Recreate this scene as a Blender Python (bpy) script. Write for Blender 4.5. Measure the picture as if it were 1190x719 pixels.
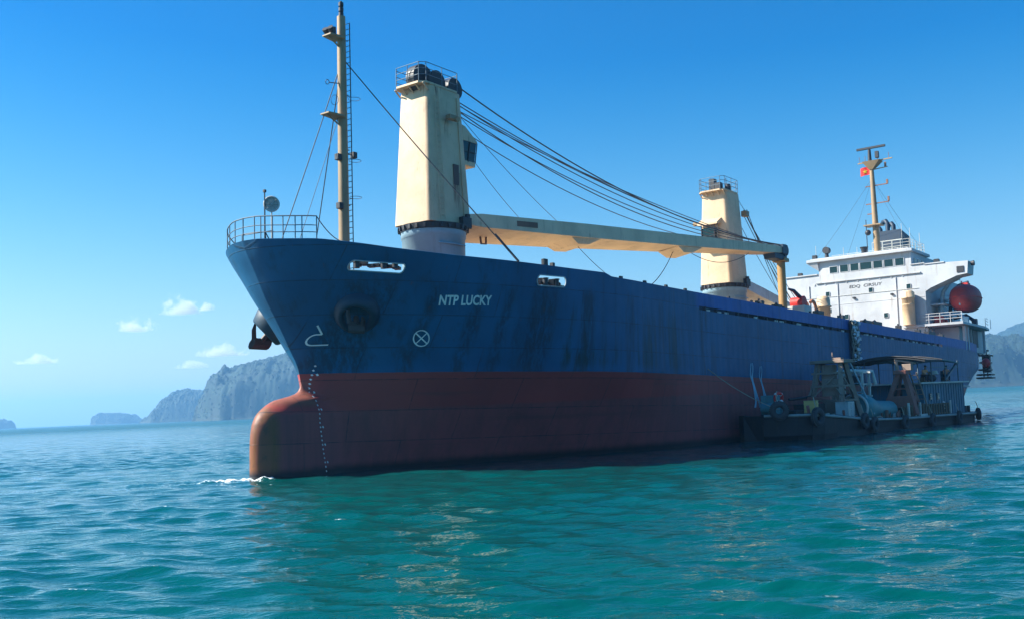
import bpy, bmesh, math, random
import numpy as np
from math import sin, cos, tan, radians, pi, sqrt, atan2
from mathutils import Matrix, Vector

for o in list(bpy.data.objects):
    bpy.data.objects.remove(o)
scene = bpy.context.scene
COL = scene.collection

# ------------------------------------------------------------------ camera
F_PX, W_PX = 1200.0, 1190.0
PITCH, ROLL, CAM_H = radians(3.8), radians(2.5), 3.0
R_ = Vector((1, 0, 0)); FW = Vector((0, cos(PITCH), sin(PITCH))); UP = Vector((0, -sin(PITCH), cos(PITCH)))
XR = R_ * cos(ROLL) - UP * sin(ROLL)
YU = UP * cos(ROLL) + R_ * sin(ROLL)
cam_d = bpy.data.cameras.new('camera')
cam = bpy.data.objects.new('camera', cam_d); COL.objects.link(cam)
cam.matrix_world = Matrix(((XR.x, YU.x, -FW.x, 0), (XR.y, YU.y, -FW.y, 0), (XR.z, YU.z, -FW.z, CAM_H), (0, 0, 0, 1)))
cam_d.sensor_width = 36.0
cam_d.lens = 36.0 * F_PX / W_PX
cam_d.shift_y = (471 - F_PX * tan(PITCH) - 359.5) / W_PX
cam_d.clip_start = 0.2
cam_d.clip_end = 40000
HAZE_D = 0.00022
scene.camera = cam

# ------------------------------------------------------------------ sky, sun, exposure
SUN_AZ, SUN_EL = radians(-87), radians(40)       # azimuth from +Y towards +X
world = bpy.data.worlds.new('World'); scene.world = world; world.use_nodes = True
wn = world.node_tree.nodes; wl = world.node_tree.links
bg = wn['Background']
sky = wn.new('ShaderNodeTexSky'); sky.sky_type = 'NISHITA'; sky.sun_disc = False
sky.sun_elevation = SUN_EL; sky.sun_rotation = SUN_AZ
sky.air_density = 1.0; sky.dust_density = 1.1; sky.ozone_density = 3.0; sky.altitude = 0
hs = wn.new('ShaderNodeHueSaturation'); hs.inputs['Saturation'].default_value = 2.6; hs.inputs['Hue'].default_value = 0.501
# thicker, whiter air low down; clear deep blue overhead
wtc = wn.new('ShaderNodeTexCoord'); wsp = wn.new('ShaderNodeSeparateXYZ'); wl.new(wtc.outputs['Generated'], wsp.inputs[0])
wmr = wn.new('ShaderNodeMapRange'); wmr.inputs['From Min'].default_value = 0.0; wmr.inputs['From Max'].default_value = 0.36
wmr.inputs['To Min'].default_value = 1.0; wmr.inputs['To Max'].default_value = 1.65; wl.new(wsp.outputs[2], wmr.inputs['Value']); wl.new(wmr.outputs[0], hs.inputs['Saturation'])
wl.new(sky.outputs[0], hs.inputs['Color']); tint = wn.new('ShaderNodeMix'); tint.data_type = 'RGBA'; tint.blend_type = 'MULTIPLY'; tint.inputs[7].default_value = (0.16, 0.94, 1.0, 1)
wm2 = wn.new('ShaderNodeMapRange'); wm2.inputs['From Min'].default_value = 0.02; wm2.inputs['From Max'].default_value = 0.38; wl.new(wsp.outputs[2], wm2.inputs['Value']); wl.new(wm2.outputs[0], tint.inputs[0])
wl.new(hs.outputs[0], tint.inputs[6]); wl.new(tint.outputs[2], bg.inputs['Color'])
bg.inputs['Strength'].default_value = 0.066
sun_d = bpy.data.lights.new('sun', 'SUN'); sun_d.energy = 4.6; sun_d.angle = radians(0.5); sun_d.color = (1.0, 0.945, 0.85)
sun = bpy.data.objects.new('sun', sun_d); COL.objects.link(sun)
sd = Vector((sin(SUN_AZ) * cos(SUN_EL), cos(SUN_AZ) * cos(SUN_EL), sin(SUN_EL)))
sun.rotation_euler = sd.to_track_quat('Z', 'Y').to_euler()
vs = scene.view_settings
vs.view_transform = 'Standard'; vs.look = 'None'; vs.exposure = 1.38; vs.gamma = 1.0; vs.use_curve_mapping = False
cy = scene.cycles
cy.use_denoising = True
cy.max_bounces = 8; cy.volume_bounces = 1; cy.diffuse_bounces = 3; cy.glossy_bounces = 3; cy.transparent_max_bounces = 8
cy.sample_clamp_indirect = 6.0
cy.volume_step_rate = 1.0; cy.volume_max_steps = 128

# ------------------------------------------------------------------ helpers
class MB:
    """collects shapes into one mesh"""
    def __init__(s): s.v = []; s.f = []; s.sm = []
    def add(s, vs_, fs, smooth=False):
        n = len(s.v); s.v += [tuple(p) for p in vs_]
        for f in fs: s.f.append(tuple(i + n for i in f)); s.sm.append(smooth)
        return s
    def box(s, c, d, rz=0.0, ry=0.0):
        m = Matrix.Translation(c) @ Matrix.Rotation(rz, 4, 'Z') @ Matrix.Rotation(ry, 4, 'Y')
        a, b, h = d[0] / 2, d[1] / 2, d[2] / 2
        e = min(a, b, h) * 0.18
        e = min(e, 0.03)
        vs_ = []
        for (z, k) in ((-h, e), (-h + e, 0), (h - e, 0), (h, e)):
            for (x, y) in ((-a, -b), (a, -b), (a, b), (-a, b)):
                vs_.append(m @ Vector((x - math.copysign(k, x), y - math.copysign(k, y), z)))
        fs = [(3, 2, 1, 0), (12, 13, 14, 15)]
        for k in range(3):
            for i in range(4):
                j = (i + 1) % 4
                fs.append((k * 4 + i, k * 4 + j, k * 4 + 4 + j, k * 4 + 4 + i))
        return s.add(vs_, fs)
    def beam(s, p0, p1, w, h, up=(0, 0, 1)):
        p0, p1 = Vector(p0), Vector(p1); d = (p1 - p0).normalized(); u = Vector(up)
        if abs(d.dot(u)) > 0.98: u = Vector((1, 0, 0))
        r = d.cross(u).normalized(); u = r.cross(d)
        vs_ = [p + r * (a * w / 2) + u * (b * h / 2) for p in (p0, p1) for a, b in ((-1, -1), (1, -1), (1, 1), (-1, 1))]
        return s.add(vs_, [(3, 2, 1, 0), (4, 5, 6, 7), (0, 1, 5, 4), (1, 2, 6, 5), (2, 3, 7, 6), (3, 0, 4, 7)])
    def loft(s, rings, cap=True, smooth=False, closed=True):
        n = len(rings[0]); vs_ = [p for r in rings for p in r]; fs = []
        for k in range(len(rings) - 1):
            for i in range(n if closed else n - 1):
                j = (i + 1) % n
                fs.append((k * n + i, k * n + j, (k + 1) * n + j, (k + 1) * n + i))
        s.add(vs_, fs, smooth)
        if cap and closed:
            s.add(rings[0], [tuple(reversed(range(n)))]); s.add(rings[-1], [tuple(range(n))])
        return s
    def tube(s, pts, r, n=6, closed=False):
        pts = [Vector(p) for p in pts]; rings = []; m = len(pts)
        t = (pts[1] - pts[0]).normalized()
        ref = Vector((0, 0, 1)) if abs(t.z) < 0.9 else Vector((1, 0, 0))
        a = t.cross(ref).normalized()
        for i in range(m):
            if closed: t = (pts[(i + 1) % m] - pts[i - 1]).normalized()
            else: t = (pts[min(i + 1, m - 1)] - pts[max(i - 1, 0)]).normalized()
            a = (a - t * a.dot(t)).normalized(); b = t.cross(a)
            rr = r[i] if isinstance(r, (list, tuple)) else r
            rings.append([pts[i] + (a * cos(2 * pi * k / n) + b * sin(2 * pi * k / n)) * rr for k in range(n)])
        if closed: rings.append(rings[0])
        return s.loft(rings, cap=not closed, smooth=True)
    def cyl(s, p0, p1, r0, r1=None, n=20):
        return s.tube([p0, p1], [r0, r0 if r1 is None else r1], n)
    def ball(s, c, r, nu=16, nv=10):
        r = (r, r, r) if isinstance(r, (int, float)) else r
        rings = []
        for j in range(nv + 1):
            a = -pi / 2 + pi * j / nv; k = max(cos(a), 0.004)
            rings.append([(c[0] + r[0] * k * cos(2 * pi * i / nu), c[1] + r[1] * k * sin(2 * pi * i / nu), c[2] + r[2] * sin(a)) for i in range(nu)])
        return s.loft(rings, smooth=True)
    def torus(s, c, axis, R, r, n=24, m=8):
        ax = Vector(axis).normalized(); a = ax.orthogonal().normalized(); b = ax.cross(a); c = Vector(c)
        return s.tube([c + (a * cos(2 * pi * i / n) + b * sin(2 * pi * i / n)) * R for i in range(n)], r, m, closed=True)
    def pieces(s):
        """far-apart pieces of what was collected: a list of face-index lists"""
        nv = len(s.v); par = list(range(nv))
        def find(i):
            while par[i] != i: par[i] = par[par[i]]; i = par[i]
            return i
        for f in s.f:
            r = find(f[0])
            for j in f[1:]: par[find(j)] = r
        roots = {}; isl = [roots.setdefault(find(f[0]), len(roots)) for f in s.f]
        k = len(roots)
        if k < 2 or k > 2500: return [list(range(len(s.f)))]
        lo = np.full((k, 3), 1e9); hi = np.full((k, 3), -1e9)
        for f, i in zip(s.f, isl):
            q = np.array([s.v[j] for j in f], float); lo[i] = np.minimum(lo[i], q.min(0)); hi[i] = np.maximum(hi[i], q.max(0))
        size = (hi - lo).max(1); gap = np.maximum(0, np.maximum(lo[:, None] - hi[None], lo[None] - hi[:, None]))
        near = np.sqrt((gap ** 2).sum(2)) <= np.maximum(.02, .48 * np.maximum(size[:, None], size[None]))
        lab = -np.ones(k, int); n = 0
        for i in range(k):
            if lab[i] >= 0: continue
            st_ = [i]; lab[i] = n
            while st_:
                a = st_.pop()
                for b in np.nonzero(near[a] & (lab < 0))[0]: lab[b] = n; st_.append(b)
            n += 1
        out = [[] for _ in range(n)]
        for fi, i in enumerate(isl): out[lab[i]].append(fi)
        return sorted(out, key=len, reverse=True)
    def build(s, name, mat, parent=None, label=None, split=True):
        """one mesh object, or one per separate piece; gives back the largest"""
        first = None
        for grp in (s.pieces() if split and parent is not None else [list(range(len(s.f)))]):
            used = sorted({j for fi in grp for j in s.f[fi]}); ix = {j: i for i, j in enumerate(used)}
            me = bpy.data.meshes.new(name)
            me.from_pydata([tuple(s.v[j]) for j in used], [], [tuple(ix[j] for j in s.f[fi]) for fi in grp]); me.update()
            me.polygons.foreach_set('use_smooth', [s.sm[fi] for fi in grp])
            me.materials.append(mat)
            o = bpy.data.objects.new(name, me); COL.objects.link(o)
            if parent is not None: o.parent = parent
            if label: o['label'] = label
            first = first or o
        return first

def empty(name, mat):
    o = bpy.data.objects.new(name, None); COL.objects.link(o)
    o.matrix_world = mat; o.empty_display_size = 0.3
    return o
def tag(o, label=None, cat=None, group=None, kind=None):
    if label: o['label'] = label
    if cat: o['category'] = cat
    if group: o['group'] = group
    if kind: o['kind'] = kind
    return o
def sag(p0, p1, d, n=14):
    p0, p1 = Vector(p0), Vector(p1)
    return [p0.lerp(p1, i / n) - Vector((0, 0, d * 4 * (i / n) * (1 - i / n))) for i in range(n + 1)]

# ------------------------------------------------------------------ materials
MATS = {}
def nodes_of(name):
    m = bpy.data.materials.new(name); m.use_nodes = True
    return m, m.node_tree.nodes, m.node_tree.links, m.node_tree.nodes['Principled BSDF']
def mixc(n, l, fac, a, b, mode='MIX'):
    x = n.new('ShaderNodeMix'); x.data_type = 'RGBA'; x.blend_type = mode
    for sock, val in ((0, fac), (6, a), (7, b)):
        if hasattr(val, 'links'): l.new(val, x.inputs[sock])
        elif sock == 0: x.inputs[0].default_value = val
        else: x.inputs[sock].default_value = (*val, 1) if len(val) == 3 else val
    return x.outputs[2]
def noise(n, l, vec, scale, detail=4, rough=0.55, stretch=None):
    t = n.new('ShaderNodeTexNoise'); t.inputs['Scale'].default_value = scale; t.inputs['Detail'].default_value = detail
    t.inputs['Roughness'].default_value = rough
    if stretch:
        mp = n.new('ShaderNodeMapping'); mp.inputs['Scale'].default_value = stretch; l.new(vec, mp.inputs['Vector']); vec = mp.outputs[0]
    l.new(vec, t.inputs['Vector'])
    return t.outputs['Fac']
def ramp(n, l, fac, lo, hi):
    r = n.new('ShaderNodeMapRange'); r.interpolation_type = 'SMOOTHSTEP'
    r.inputs['From Min'].default_value = lo; r.inputs['From Max'].default_value = hi; l.new(fac, r.inputs['Value'])
    return r.outputs[0]
def math_(n, l, op, a, b=0.0):
    m = n.new('ShaderNodeMath'); m.operation = op
    for i, v in ((0, a), (1, b)):
        if hasattr(v, 'links'): l.new(v, m.inputs[i])
        else: m.inputs[i].default_value = v
    return m.outputs[0]
def bump(n, l, bs, h, strength=0.3, dist=0.05):
    b = n.new('ShaderNodeBump'); b.inputs['Strength'].default_value = strength; b.inputs['Distance'].default_value = dist
    l.new(h, b.inputs['Height']); l.new(b.outputs[0], bs.inputs['Normal'])
def paint(name, c, dirt=(0.12, 0.06, 0.03), amount=0.35, scale=1.2, rough=0.5, streak=True, metal=0.0, stains=()):
    """weathered paint: broad tone drift, vertical rust or dirt runs, small scuffs"""
    if name in MATS: return MATS[name]
    m, n, l, bs = nodes_of(name)
    tc = n.new('ShaderNodeTexCoord').outputs['Object']
    a = noise(n, l, tc, 0.5 * scale, 5)
    c2 = tuple(x * 0.78 for x in c)
    col = mixc(n, l, ramp(n, l, a, 0.35, 0.7), c, c2)
    if streak:
        s_ = noise(n, l, tc, 1.0, 6, 0.65, (3.2 * scale, 3.2 * scale, 0.22 * scale))
        s2 = noise(n, l, tc, 0.45 * scale, 3)
        f = math_(n, l, 'MULTIPLY', ramp(n, l, s_, 0.52, 0.74), ramp(n, l, s2, 0.42, 0.62))
        col = mixc(n, l, math_(n, l, 'MULTIPLY', f, amount), col, dirt)
    sp = noise(n, l, tc, 7 * scale, 5, 0.7)
    col = mixc(n, l, math_(n, l, 'MULTIPLY', ramp(n, l, sp, 0.62, 0.74), amount), col, dirt)
    if stains:
        sx = n.new('ShaderNodeSeparateXYZ'); l.new(tc, sx.inputs[0])
        port = math_(n, l, 'LESS_THAN', sx.outputs[1], -1.0); fine = ramp(n, l, noise(n, l, tc, 1.0, 5, 0.65, (7, 7, 0.6)), 0.36, 0.6)
        for xa, xb, zt, zb in stains:
            f = math_(n, l, 'MULTIPLY', ramp(n, l, sx.outputs[0], xa - .08, xa + .08), math_(n, l, 'SUBTRACT', 1.0, ramp(n, l, sx.outputs[0], xb - .08, xb + .08)))
            f = math_(n, l, 'MULTIPLY', f, math_(n, l, 'MULTIPLY', ramp(n, l, sx.outputs[2], zb, zb + (zt - zb) * .9), math_(n, l, 'SUBTRACT', 1.0, ramp(n, l, sx.outputs[2], zt - .02, zt + .05))))
            f = math_(n, l, 'MULTIPLY', math_(n, l, 'MULTIPLY', f, fine), port)
            col = mixc(n, l, math_(n, l, 'MULTIPLY', f, 0.9), col, (0.20, 0.06, 0.015))
    l.new(col, bs.inputs['Base Color'])
    rr = n.new('ShaderNodeMapRange'); rr.inputs['To Min'].default_value = rough - 0.1; rr.inputs['To Max'].default_value = rough + 0.2
    l.new(sp, rr.inputs['Value']); l.new(rr.outputs[0], bs.inputs['Roughness'])
    bs.inputs['Metallic'].default_value = metal
    bump(n, l, bs, noise(n, l, tc, 2.2 * scale, 4), 0.18, 0.04)
    MATS[name] = m
    return m

CREAM = paint('cream_paint', (0.68, 0.475, 0.285), (0.20, 0.10, 0.05), 0.95)
JIBC = paint('jib_cream_paint', (0.80, 0.57, 0.36), (0.22, 0.10, 0.04), 0.7)
CRANE1 = paint('cream_paint_rust_run', (0.68, 0.475, 0.285), (0.20, 0.10, 0.05), 0.95, stains=((8.5, 9.12, 16.9, 13.6), (8.6, 9.0, 16.6, 14.2), (7.95, 8.35, 19.9, 18.6), (6.2, 6.5, 21.7, 20.6), (7.3, 7.6, 21.7, 20.9)))
TAN = paint('mast_tan_paint', (0.36, 0.235, 0.12), (0.14, 0.06, 0.03), 0.6)
POSTTAN = paint('crutch_ochre_paint', (0.42, 0.24, 0.08), (0.14, 0.06, 0.03), 0.6)
WHITE = paint('white_paint', (0.48, 0.49, 0.51), (0.24, 0.16, 0.10), 0.65, 0.8)
GREYBLUE = paint('pedestal_grey_blue_paint', (0.27, 0.41, 0.48), (0.12, 0.10, 0.08), 0.4)
NAVY = paint('navy_paint', (0.010, 0.032, 0.065), (0.05, 0.03, 0.03), 0.4)
DARK = paint('dark_steel', (0.025, 0.025, 0.03), (0.10, 0.05, 0.03), 0.4)
RAILM = paint('railing_grey_green', (0.10, 0.15, 0.19), (0.12, 0.06, 0.03), 0.4)
WIRE = paint('greased_wire', (0.05, 0.05, 0.055), (0.08, 0.05, 0.03), 0.3, 4, 0.5, False)
BOATRED = paint('lifeboat_red', (0.52, 0.045, 0.04), (0.14, 0.05, 0.03), 0.45, 1.5)
RED = paint('red_paint', (0.75, 0.035, 0.025), (0.2, 0.05, 0.03), 0.4, 2)
ORANGE = paint('orange_paint', (0.62, 0.25, 0.12), (0.25, 0.08, 0.03), 0.4, 2)
RUST = paint('rusty_steel', (0.26, 0.125, 0.08), (0.05, 0.03, 0.025), 0.6, 2, 0.8)
RUSTRED = paint('a_frame_brown_red', (0.36, 0.13, 0.10), (0.06, 0.035, 0.03), 0.6, 2, 0.75)
TEAL = paint('teal_paint', (0.07, 0.25, 0.27), (0.08, 0.07, 0.05), 0.6, 1.5)
BARGEBLUE = paint('barge_cabin_blue', (0.04, 0.15, 0.22), (0.14, 0.11, 0.08), 1.0, 1.5)
BARGEHULL = paint('barge_hull_black', (0.010, 0.014, 0.018), (0.08, 0.05, 0.04), 0.6, 1.5, 0.6)
PALE = paint('pale_grey_paint', (0.55, 0.55, 0.50), (0.14, 0.09, 0.06), 0.6, 2)
TYRE = paint('worn_rubber', (0.06, 0.06, 0.062), (0.24, 0.23, 0.21), 0.6, 3, 0.8, False)
WOOD = paint('weathered_wood', (0.20, 0.14, 0.09), (0.06, 0.04, 0.03), 0.6, 3, 0.8)
YELLOWBOX = paint('yellow_crate', (0.60, 0.42, 0.14), (0.2, 0.1, 0.05), 0.4, 3)
TOTE = paint('pale_tote', (0.45, 0.50, 0.50), (0.15, 0.12, 0.1), 0.4, 3)
ROPE = paint('fibre_rope', (0.40, 0.36, 0.28), (0.15, 0.12, 0.08), 0.4, 4, 0.9, False)
BLUEROPE = paint('pale_blue_rope', (0.30, 0.50, 0.62), (0.2, 0.25, 0.3), 0.4, 4, 0.9, False)
TARP = paint('awning_canvas', (0.10, 0.19, 0.20), (0.08, 0.08, 0.07), 0.5, 2, 0.85, False)
DARKTARP = paint('dark_awning_canvas', (0.035, 0.04, 0.045), (0.08, 0.08, 0.07), 0.4, 2, 0.85, False)
LETTER = paint('white_lettering', (0.80, 0.82, 0.80), (0.15, 0.2, 0.28), 0.3, 2, 0.6)
BLACKLETTER = paint('black_lettering', (0.03, 0.03, 0.035), (0.1, 0.1, 0.1), 0.3, 2, 0.6)
BOLSTER = paint('bolster_dark_paint', (0.006, 0.035, 0.065), (0.03, 0.025, 0.02), 0.6)
SKIN = paint('skin', (0.42, 0.24, 0.15), (0.2, 0.1, 0.06), 0.2, 4, 0.6, False)
VEST = paint('orange_vest', (0.95, 0.40, 0.22), (0.3, 0.1, 0.05), 0.3, 4, 0.8, False)
SHIRT = paint('pale_shirt', (0.55, 0.55, 0.55), (0.3, 0.3, 0.3), 0.3, 4, 0.8, False)
TROUSERS = paint('dark_trousers', (0.03, 0.035, 0.06), (0.05, 0.05, 0.05), 0.3, 4, 0.85, False)
HAIR = paint('black_hair', (0.01, 0.01, 0.01), (0.02, 0.02, 0.02), 0.2, 4, 0.6, False)
FLAGRED = paint('flag_red_cloth', (0.70, 0.025, 0.02), (0.5, 0.03, 0.02), 0.2, 3, 0.8, False)
YELLOW = paint('flag_yellow_cloth', (0.80, 0.55, 0.03), (0.5, 0.3, 0.02), 0.2, 3, 0.8, False)
def glass_mat():
    m, n, l, bs = nodes_of('window_glass')
    bs.inputs['Base Color'].default_value = (0.010, 0.028, 0.028, 1); bs.inputs['Roughness'].default_value = 0.08
    bs.inputs['Specular IOR Level'].default_value = 0.4
    tc = n.new('ShaderNodeTexCoord').outputs['Object']
    bump(n, l, bs, noise(n, l, tc, 0.9, 2), 0.08, 0.05)
    return m
GLASS = glass_mat()

# ------------------------------------------------------------------ hull form (ship axes: x aft from the waterline forward, y starboard, z up)
def pchip(xs, ys):
    xs=np.asarray(xs,float); ys=np.asarray(ys,float); h=np.diff(xs); d=np.diff(ys)/h
    m=np.zeros_like(xs)
    for i in range(1,len(xs)-1):
        if d[i-1]*d[i]>0:
            w1=2*h[i]+h[i-1]; w2=h[i]+2*h[i-1]; m[i]=(w1+w2)/(w1/d[i-1]+w2/d[i])
    m[0]=d[0]; m[-1]=d[-1]
    def f(x):
        x=np.clip(np.asarray(x,float),xs[0],xs[-1]); i=np.clip(np.searchsorted(xs,x,side='right')-1,0,len(h)-1)
        t=(x-xs[i])/h[i]; t2=t*t; t3=t2*t
        return (2*t3-3*t2+1)*ys[i]+(t3-2*t2+t)*h[i]*m[i]+(-2*t3+3*t2)*ys[i+1]+(t3-t2)*h[i]*m[i+1]
    return f
stem_main=pchip([-3,0,3,4.2,4.53,5.17,6.29,7.59,8.69,9.77,10.8,11.4],[-1.58,-1.65,-1.715,-1.803,-1.835,-1.976,-2.587,-3.363,-4.057,-4.611,-5.159,-5.4])
stem_all=pchip([-3,0,1.43,2.24,2.89,3.34,3.71,3.84,4.1,4.53,5.17,6.29,7.59,8.69,9.77,10.8,11.4],[-4.86,-4.86,-4.85,-4.79,-4.53,-4.06,-3.34,-2.68,-2.0,-1.835,-1.976,-2.587,-3.363,-4.057,-4.611,-5.159,-5.4])
hb0=pchip([0,1.6,6.6,11.6,16.6,21.6,26,60],[0,.9,2.8,5,7.2,8.8,9.5,9.5])
hb5=pchip([0,.4,1,2.5,4.65,6.4,11,14,16.5,20,60],[0,.62,1.25,2.5,4.1,5.2,7.5,8.8,9.35,9.5,9.5])
hb11=pchip([0,.1,.4,1.0,2,3.5,6,8.9,12.2,15.5,18,20,60],[0,.75,1.6,2.6,3.75,5.0,6.4,7.5,8.35,9,9.4,9.5,9.5])
xend=pchip([-3,0,3,5,7,12],[84,87,92,96.5,99.5,100.5])
ztop=pchip([-6,-5.25,-5.09,-4.56,-3.79,-2.72,-.71,.85,2.6,5.9,9.5,12,12.7,23,120],[11.27,11.25,11.22,11.16,11.12,10.99,10.76,10.65,10.57,10.52,10.45,10.43,10.25,10.2,10.2])
def hb(x,z):
    x=np.asarray(x,float); z=np.asarray(z,float)
    s=np.maximum(x-stem_main(z),0)
    w1=np.clip(z/5,0,1); a=hb0(s)*(1-w1)+hb5(s)*w1
    w2=np.clip((z-5)/5.8,0,1.1)**1.15
    y=np.where(z<5,a,hb5(s)*(1-w2)+hb11(s)*w2)
    sb=np.maximum(x-stem_all(z),0)
    b=1.08*np.sqrt(np.clip(1-(1-np.minimum(sb/2.3,1))**2,0,1))*np.clip((4.75-z)/1.7,0,1)**.6
    y=np.maximum(y,b)
    e=xend(z); t=np.clip((x-80)/(e-80),0,1)
    k=.25+.65*np.clip((7.5-z)/6,0,1)
    return y*(1-k*t**2.4)

# ------------------------------------------------------------------ ship frame
PSI, TAU = radians(37.8), radians(1.47)
EX = Vector((sin(PSI) * cos(TAU), cos(PSI) * cos(TAU), -sin(TAU)))
EY = Vector((-cos(PSI), sin(PSI), 0)); EZ = EX.cross(EY)
SHIP_O = Vector((-9.58, 52.91, 0.0))
SHIPM = Matrix(((EX.x, EY.x, EZ.x, SHIP_O.x), (EX.y, EY.y, EZ.y, SHIP_O.y), (EX.z, EY.z, EZ.z, SHIP_O.z), (0, 0, 0, 1)))
def on_ship(x, y, z): return SHIPM @ Matrix.Translation((x, y, z))
ship = tag(empty('cargo_ship', SHIPM), 'long blue and dark red cargo ship with two cream deck cranes and white bridge', 'ship')

def hull_paint():
    m, n, l, bs = nodes_of('hull_paint')
    tc = n.new('ShaderNodeTexCoord').outputs['Object']
    sx = n.new('ShaderNodeSeparateXYZ'); l.new(tc, sx.inputs[0]); X, Z = sx.outputs[0], sx.outputs[2]
    n1 = noise(n, l, tc, 0.22, 5); n2 = noise(n, l, tc, 1.6, 6, 0.65)
    vst = noise(n, l, tc, 1.0, 6, 0.7, (1.4, 1.4, 0.09)); vst2 = noise(n, l, tc, 1.0, 6, 0.7, (3.6, 3.6, 0.28))
    hst = noise(n, l, tc, 1.0, 5, 0.6, (0.08, 0.08, 2.2))
    blue = mixc(n, l, ramp(n, l, n1, 0.3, 0.7), BLUE_A, BLUE_B)
    # fresher rolled-on paint along the topmost strake aft
    band = math_(n, l, 'MULTIPLY', ramp(n, l, Z, 9.18, 9.26), ramp(n, l, X, 21.8, 22.8))
    blue = mixc(n, l, math_(n, l, 'MULTIPLY', band, 0.8), blue, (0.014, 0.105, 0.40))
    blue = mixc(n, l, math_(n, l, 'MULTIPLY', ramp(n, l, vst, 0.5, 0.72), 0.55), blue, (0.008, 0.035, 0.06))
    # green-black slime and fender rub amidships and under the mooring openings
    def win(v, a, b, c, d): return math_(n, l, 'MULTIPLY', ramp(n, l, v, a, b), math_(n, l, 'SUBTRACT', 1.0, ramp(n, l, v, c, d)))
    rub = math_(n, l, 'MULTIPLY', win(X, 6.5, 9, 17, 24), win(Z, 5.0, 5.6, 7.6, 9.2))
    rub = math_(n, l, 'MULTIPLY', rub, ramp(n, l, vst, 0.42, 0.66))
    blue = mixc(n, l, math_(n, l, 'MULTIPLY', rub, 0.75), blue, (0.010, 0.045, 0.045))
    for a, b in ((-2.0, 0.0), (7.2, 8.6), (22.6, 23.5), (3.9, 4.5), (14.0, 14.6), (1.6, 2.1), (5.6, 6.0), (10.4, 11.3), (17.4, 17.9)):
        f = math_(n, l, 'MULTIPLY', win(X, a - 0.25, a + 0.2, b - 0.2, b + 0.3), math_(n, l, 'SUBTRACT', 1.0, ramp(n, l, Z, 8.9, 9.7)))
        f = math_(n, l, 'MULTIPLY', f, ramp(n, l, vst2, 0.36, 0.60))
        blue = mixc(n, l, math_(n, l, 'MULTIPLY', f, 0.68), blue, (0.009, 0.028, 0.045))
    # rust runs and pale scrapes
    blue = mixc(n, l, math_(n, l, 'MULTIPLY', ramp(n, l, vst2, 0.62, 0.76), 0.55), blue, (0.085, 0.045, 0.03))
    scr = noise(n, l, tc, 1.0, 7, 0.75, (2.4, 2.4, 0.5))
    scr = math_(n, l, 'MULTIPLY', ramp(n, l, scr, 0.66, 0.74), win(X, 8, 12, 40, 60))
    scr = math_(n, l, 'MULTIPLY', scr, math_(n, l, 'SUBTRACT', 1.0, ramp(n, l, Z, 6.5, 8.0)))
    blue = mixc(n, l, math_(n, l, 'MULTIPLY', scr, 0.85), blue, (0.20, 0.24, 0.26))
    # antifouling: a brighter band above the old waterline, darker below
    red = mixc(n, l, ramp(n, l, n1, 0.3, 0.7), (0.440, 0.064, 0.056), (0.360, 0.056, 0.052))
    low = mixc(n, l, ramp(n, l, vst, 0.35, 0.7), (0.340, 0.072, 0.070), (0.230, 0.058, 0.058))
    zz = math_(n, l, 'ADD', Z, math_(n, l, 'MULTIPLY', n2, 0.25))
    zl = math_(n, l, 'ADD', zz, math_(n, l, 'MULTIPLY', X, -0.030))
    red = mixc(n, l, ramp(n, l, zl, 3.3, 3.12), red, red)
    under = mixc(n, l, ramp(n, l, zl, 3.12, 3.3), low, red)
    under = mixc(n, l, math_(n, l, 'MULTIPLY', ramp(n, l, hst, 0.52, 0.72), 0.5), under, (0.170, 0.052, 0.052))
    under = mixc(n, l, math_(n, l, 'MULTIPLY', ramp(n, l, vst2, 0.62, 0.76), 0.5), under, (0.100, 0.036, 0.038))
    scr2 = math_(n, l, 'MULTIPLY', ramp(n, l, noise(n, l, tc, 2.6, 8, 0.8), 0.64, 0.72), ramp(n, l, X, 9, 20))
    under = mixc(n, l, math_(n, l, 'MULTIPLY', scr2, 0.6), under, (0.18, 0.15, 0.15))
    # bare, rubbed and rust-stained bulb nose, plus the shoulder toned down against the sun
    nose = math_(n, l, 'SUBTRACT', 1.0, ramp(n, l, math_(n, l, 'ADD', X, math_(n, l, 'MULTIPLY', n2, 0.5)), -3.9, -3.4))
    nose = math_(n, l, 'MAXIMUM', nose, math_(n, l, 'MULTIPLY', win(Z, 3.2, 3.6, 4.5, 4.9), math_(n, l, 'SUBTRACT', 1.0, ramp(n, l, X, -1.9, -1.3))))  # shoulder painted duller to hold down its sunlit brightness
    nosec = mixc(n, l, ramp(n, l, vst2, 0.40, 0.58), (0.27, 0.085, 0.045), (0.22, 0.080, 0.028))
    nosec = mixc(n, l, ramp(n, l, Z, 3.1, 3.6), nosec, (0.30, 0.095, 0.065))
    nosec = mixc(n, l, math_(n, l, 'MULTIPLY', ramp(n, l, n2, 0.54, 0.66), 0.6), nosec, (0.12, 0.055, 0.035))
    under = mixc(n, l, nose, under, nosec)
    # wet weed fringe at the waterline
    zw = math_(n, l, 'ADD', zz, math_(n, l, 'MULTIPLY', X, -0.0257))
    under = mixc(n, l, math_(n, l, 'SUBTRACT', 1.0, ramp(n, l, zw, 0.28, 0.75)), under, (0.016, 0.014, 0.018))
    edge = math_(n, l, 'ADD', Z, math_(n, l, 'MULTIPLY', math_(n, l, 'SUBTRACT', n2, 0.5), 0.05))
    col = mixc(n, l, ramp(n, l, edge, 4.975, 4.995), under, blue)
    br = n.new('ShaderNodeTexBrick'); br.inputs['Scale'].default_value = 1.0; br.inputs['Brick Width'].default_value = 5.2
    br.inputs['Row Height'].default_value = 1.55; br.inputs['Mortar Size'].default_value = 0.03; br.inputs['Mortar Smooth'].default_value = 0.5
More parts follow.
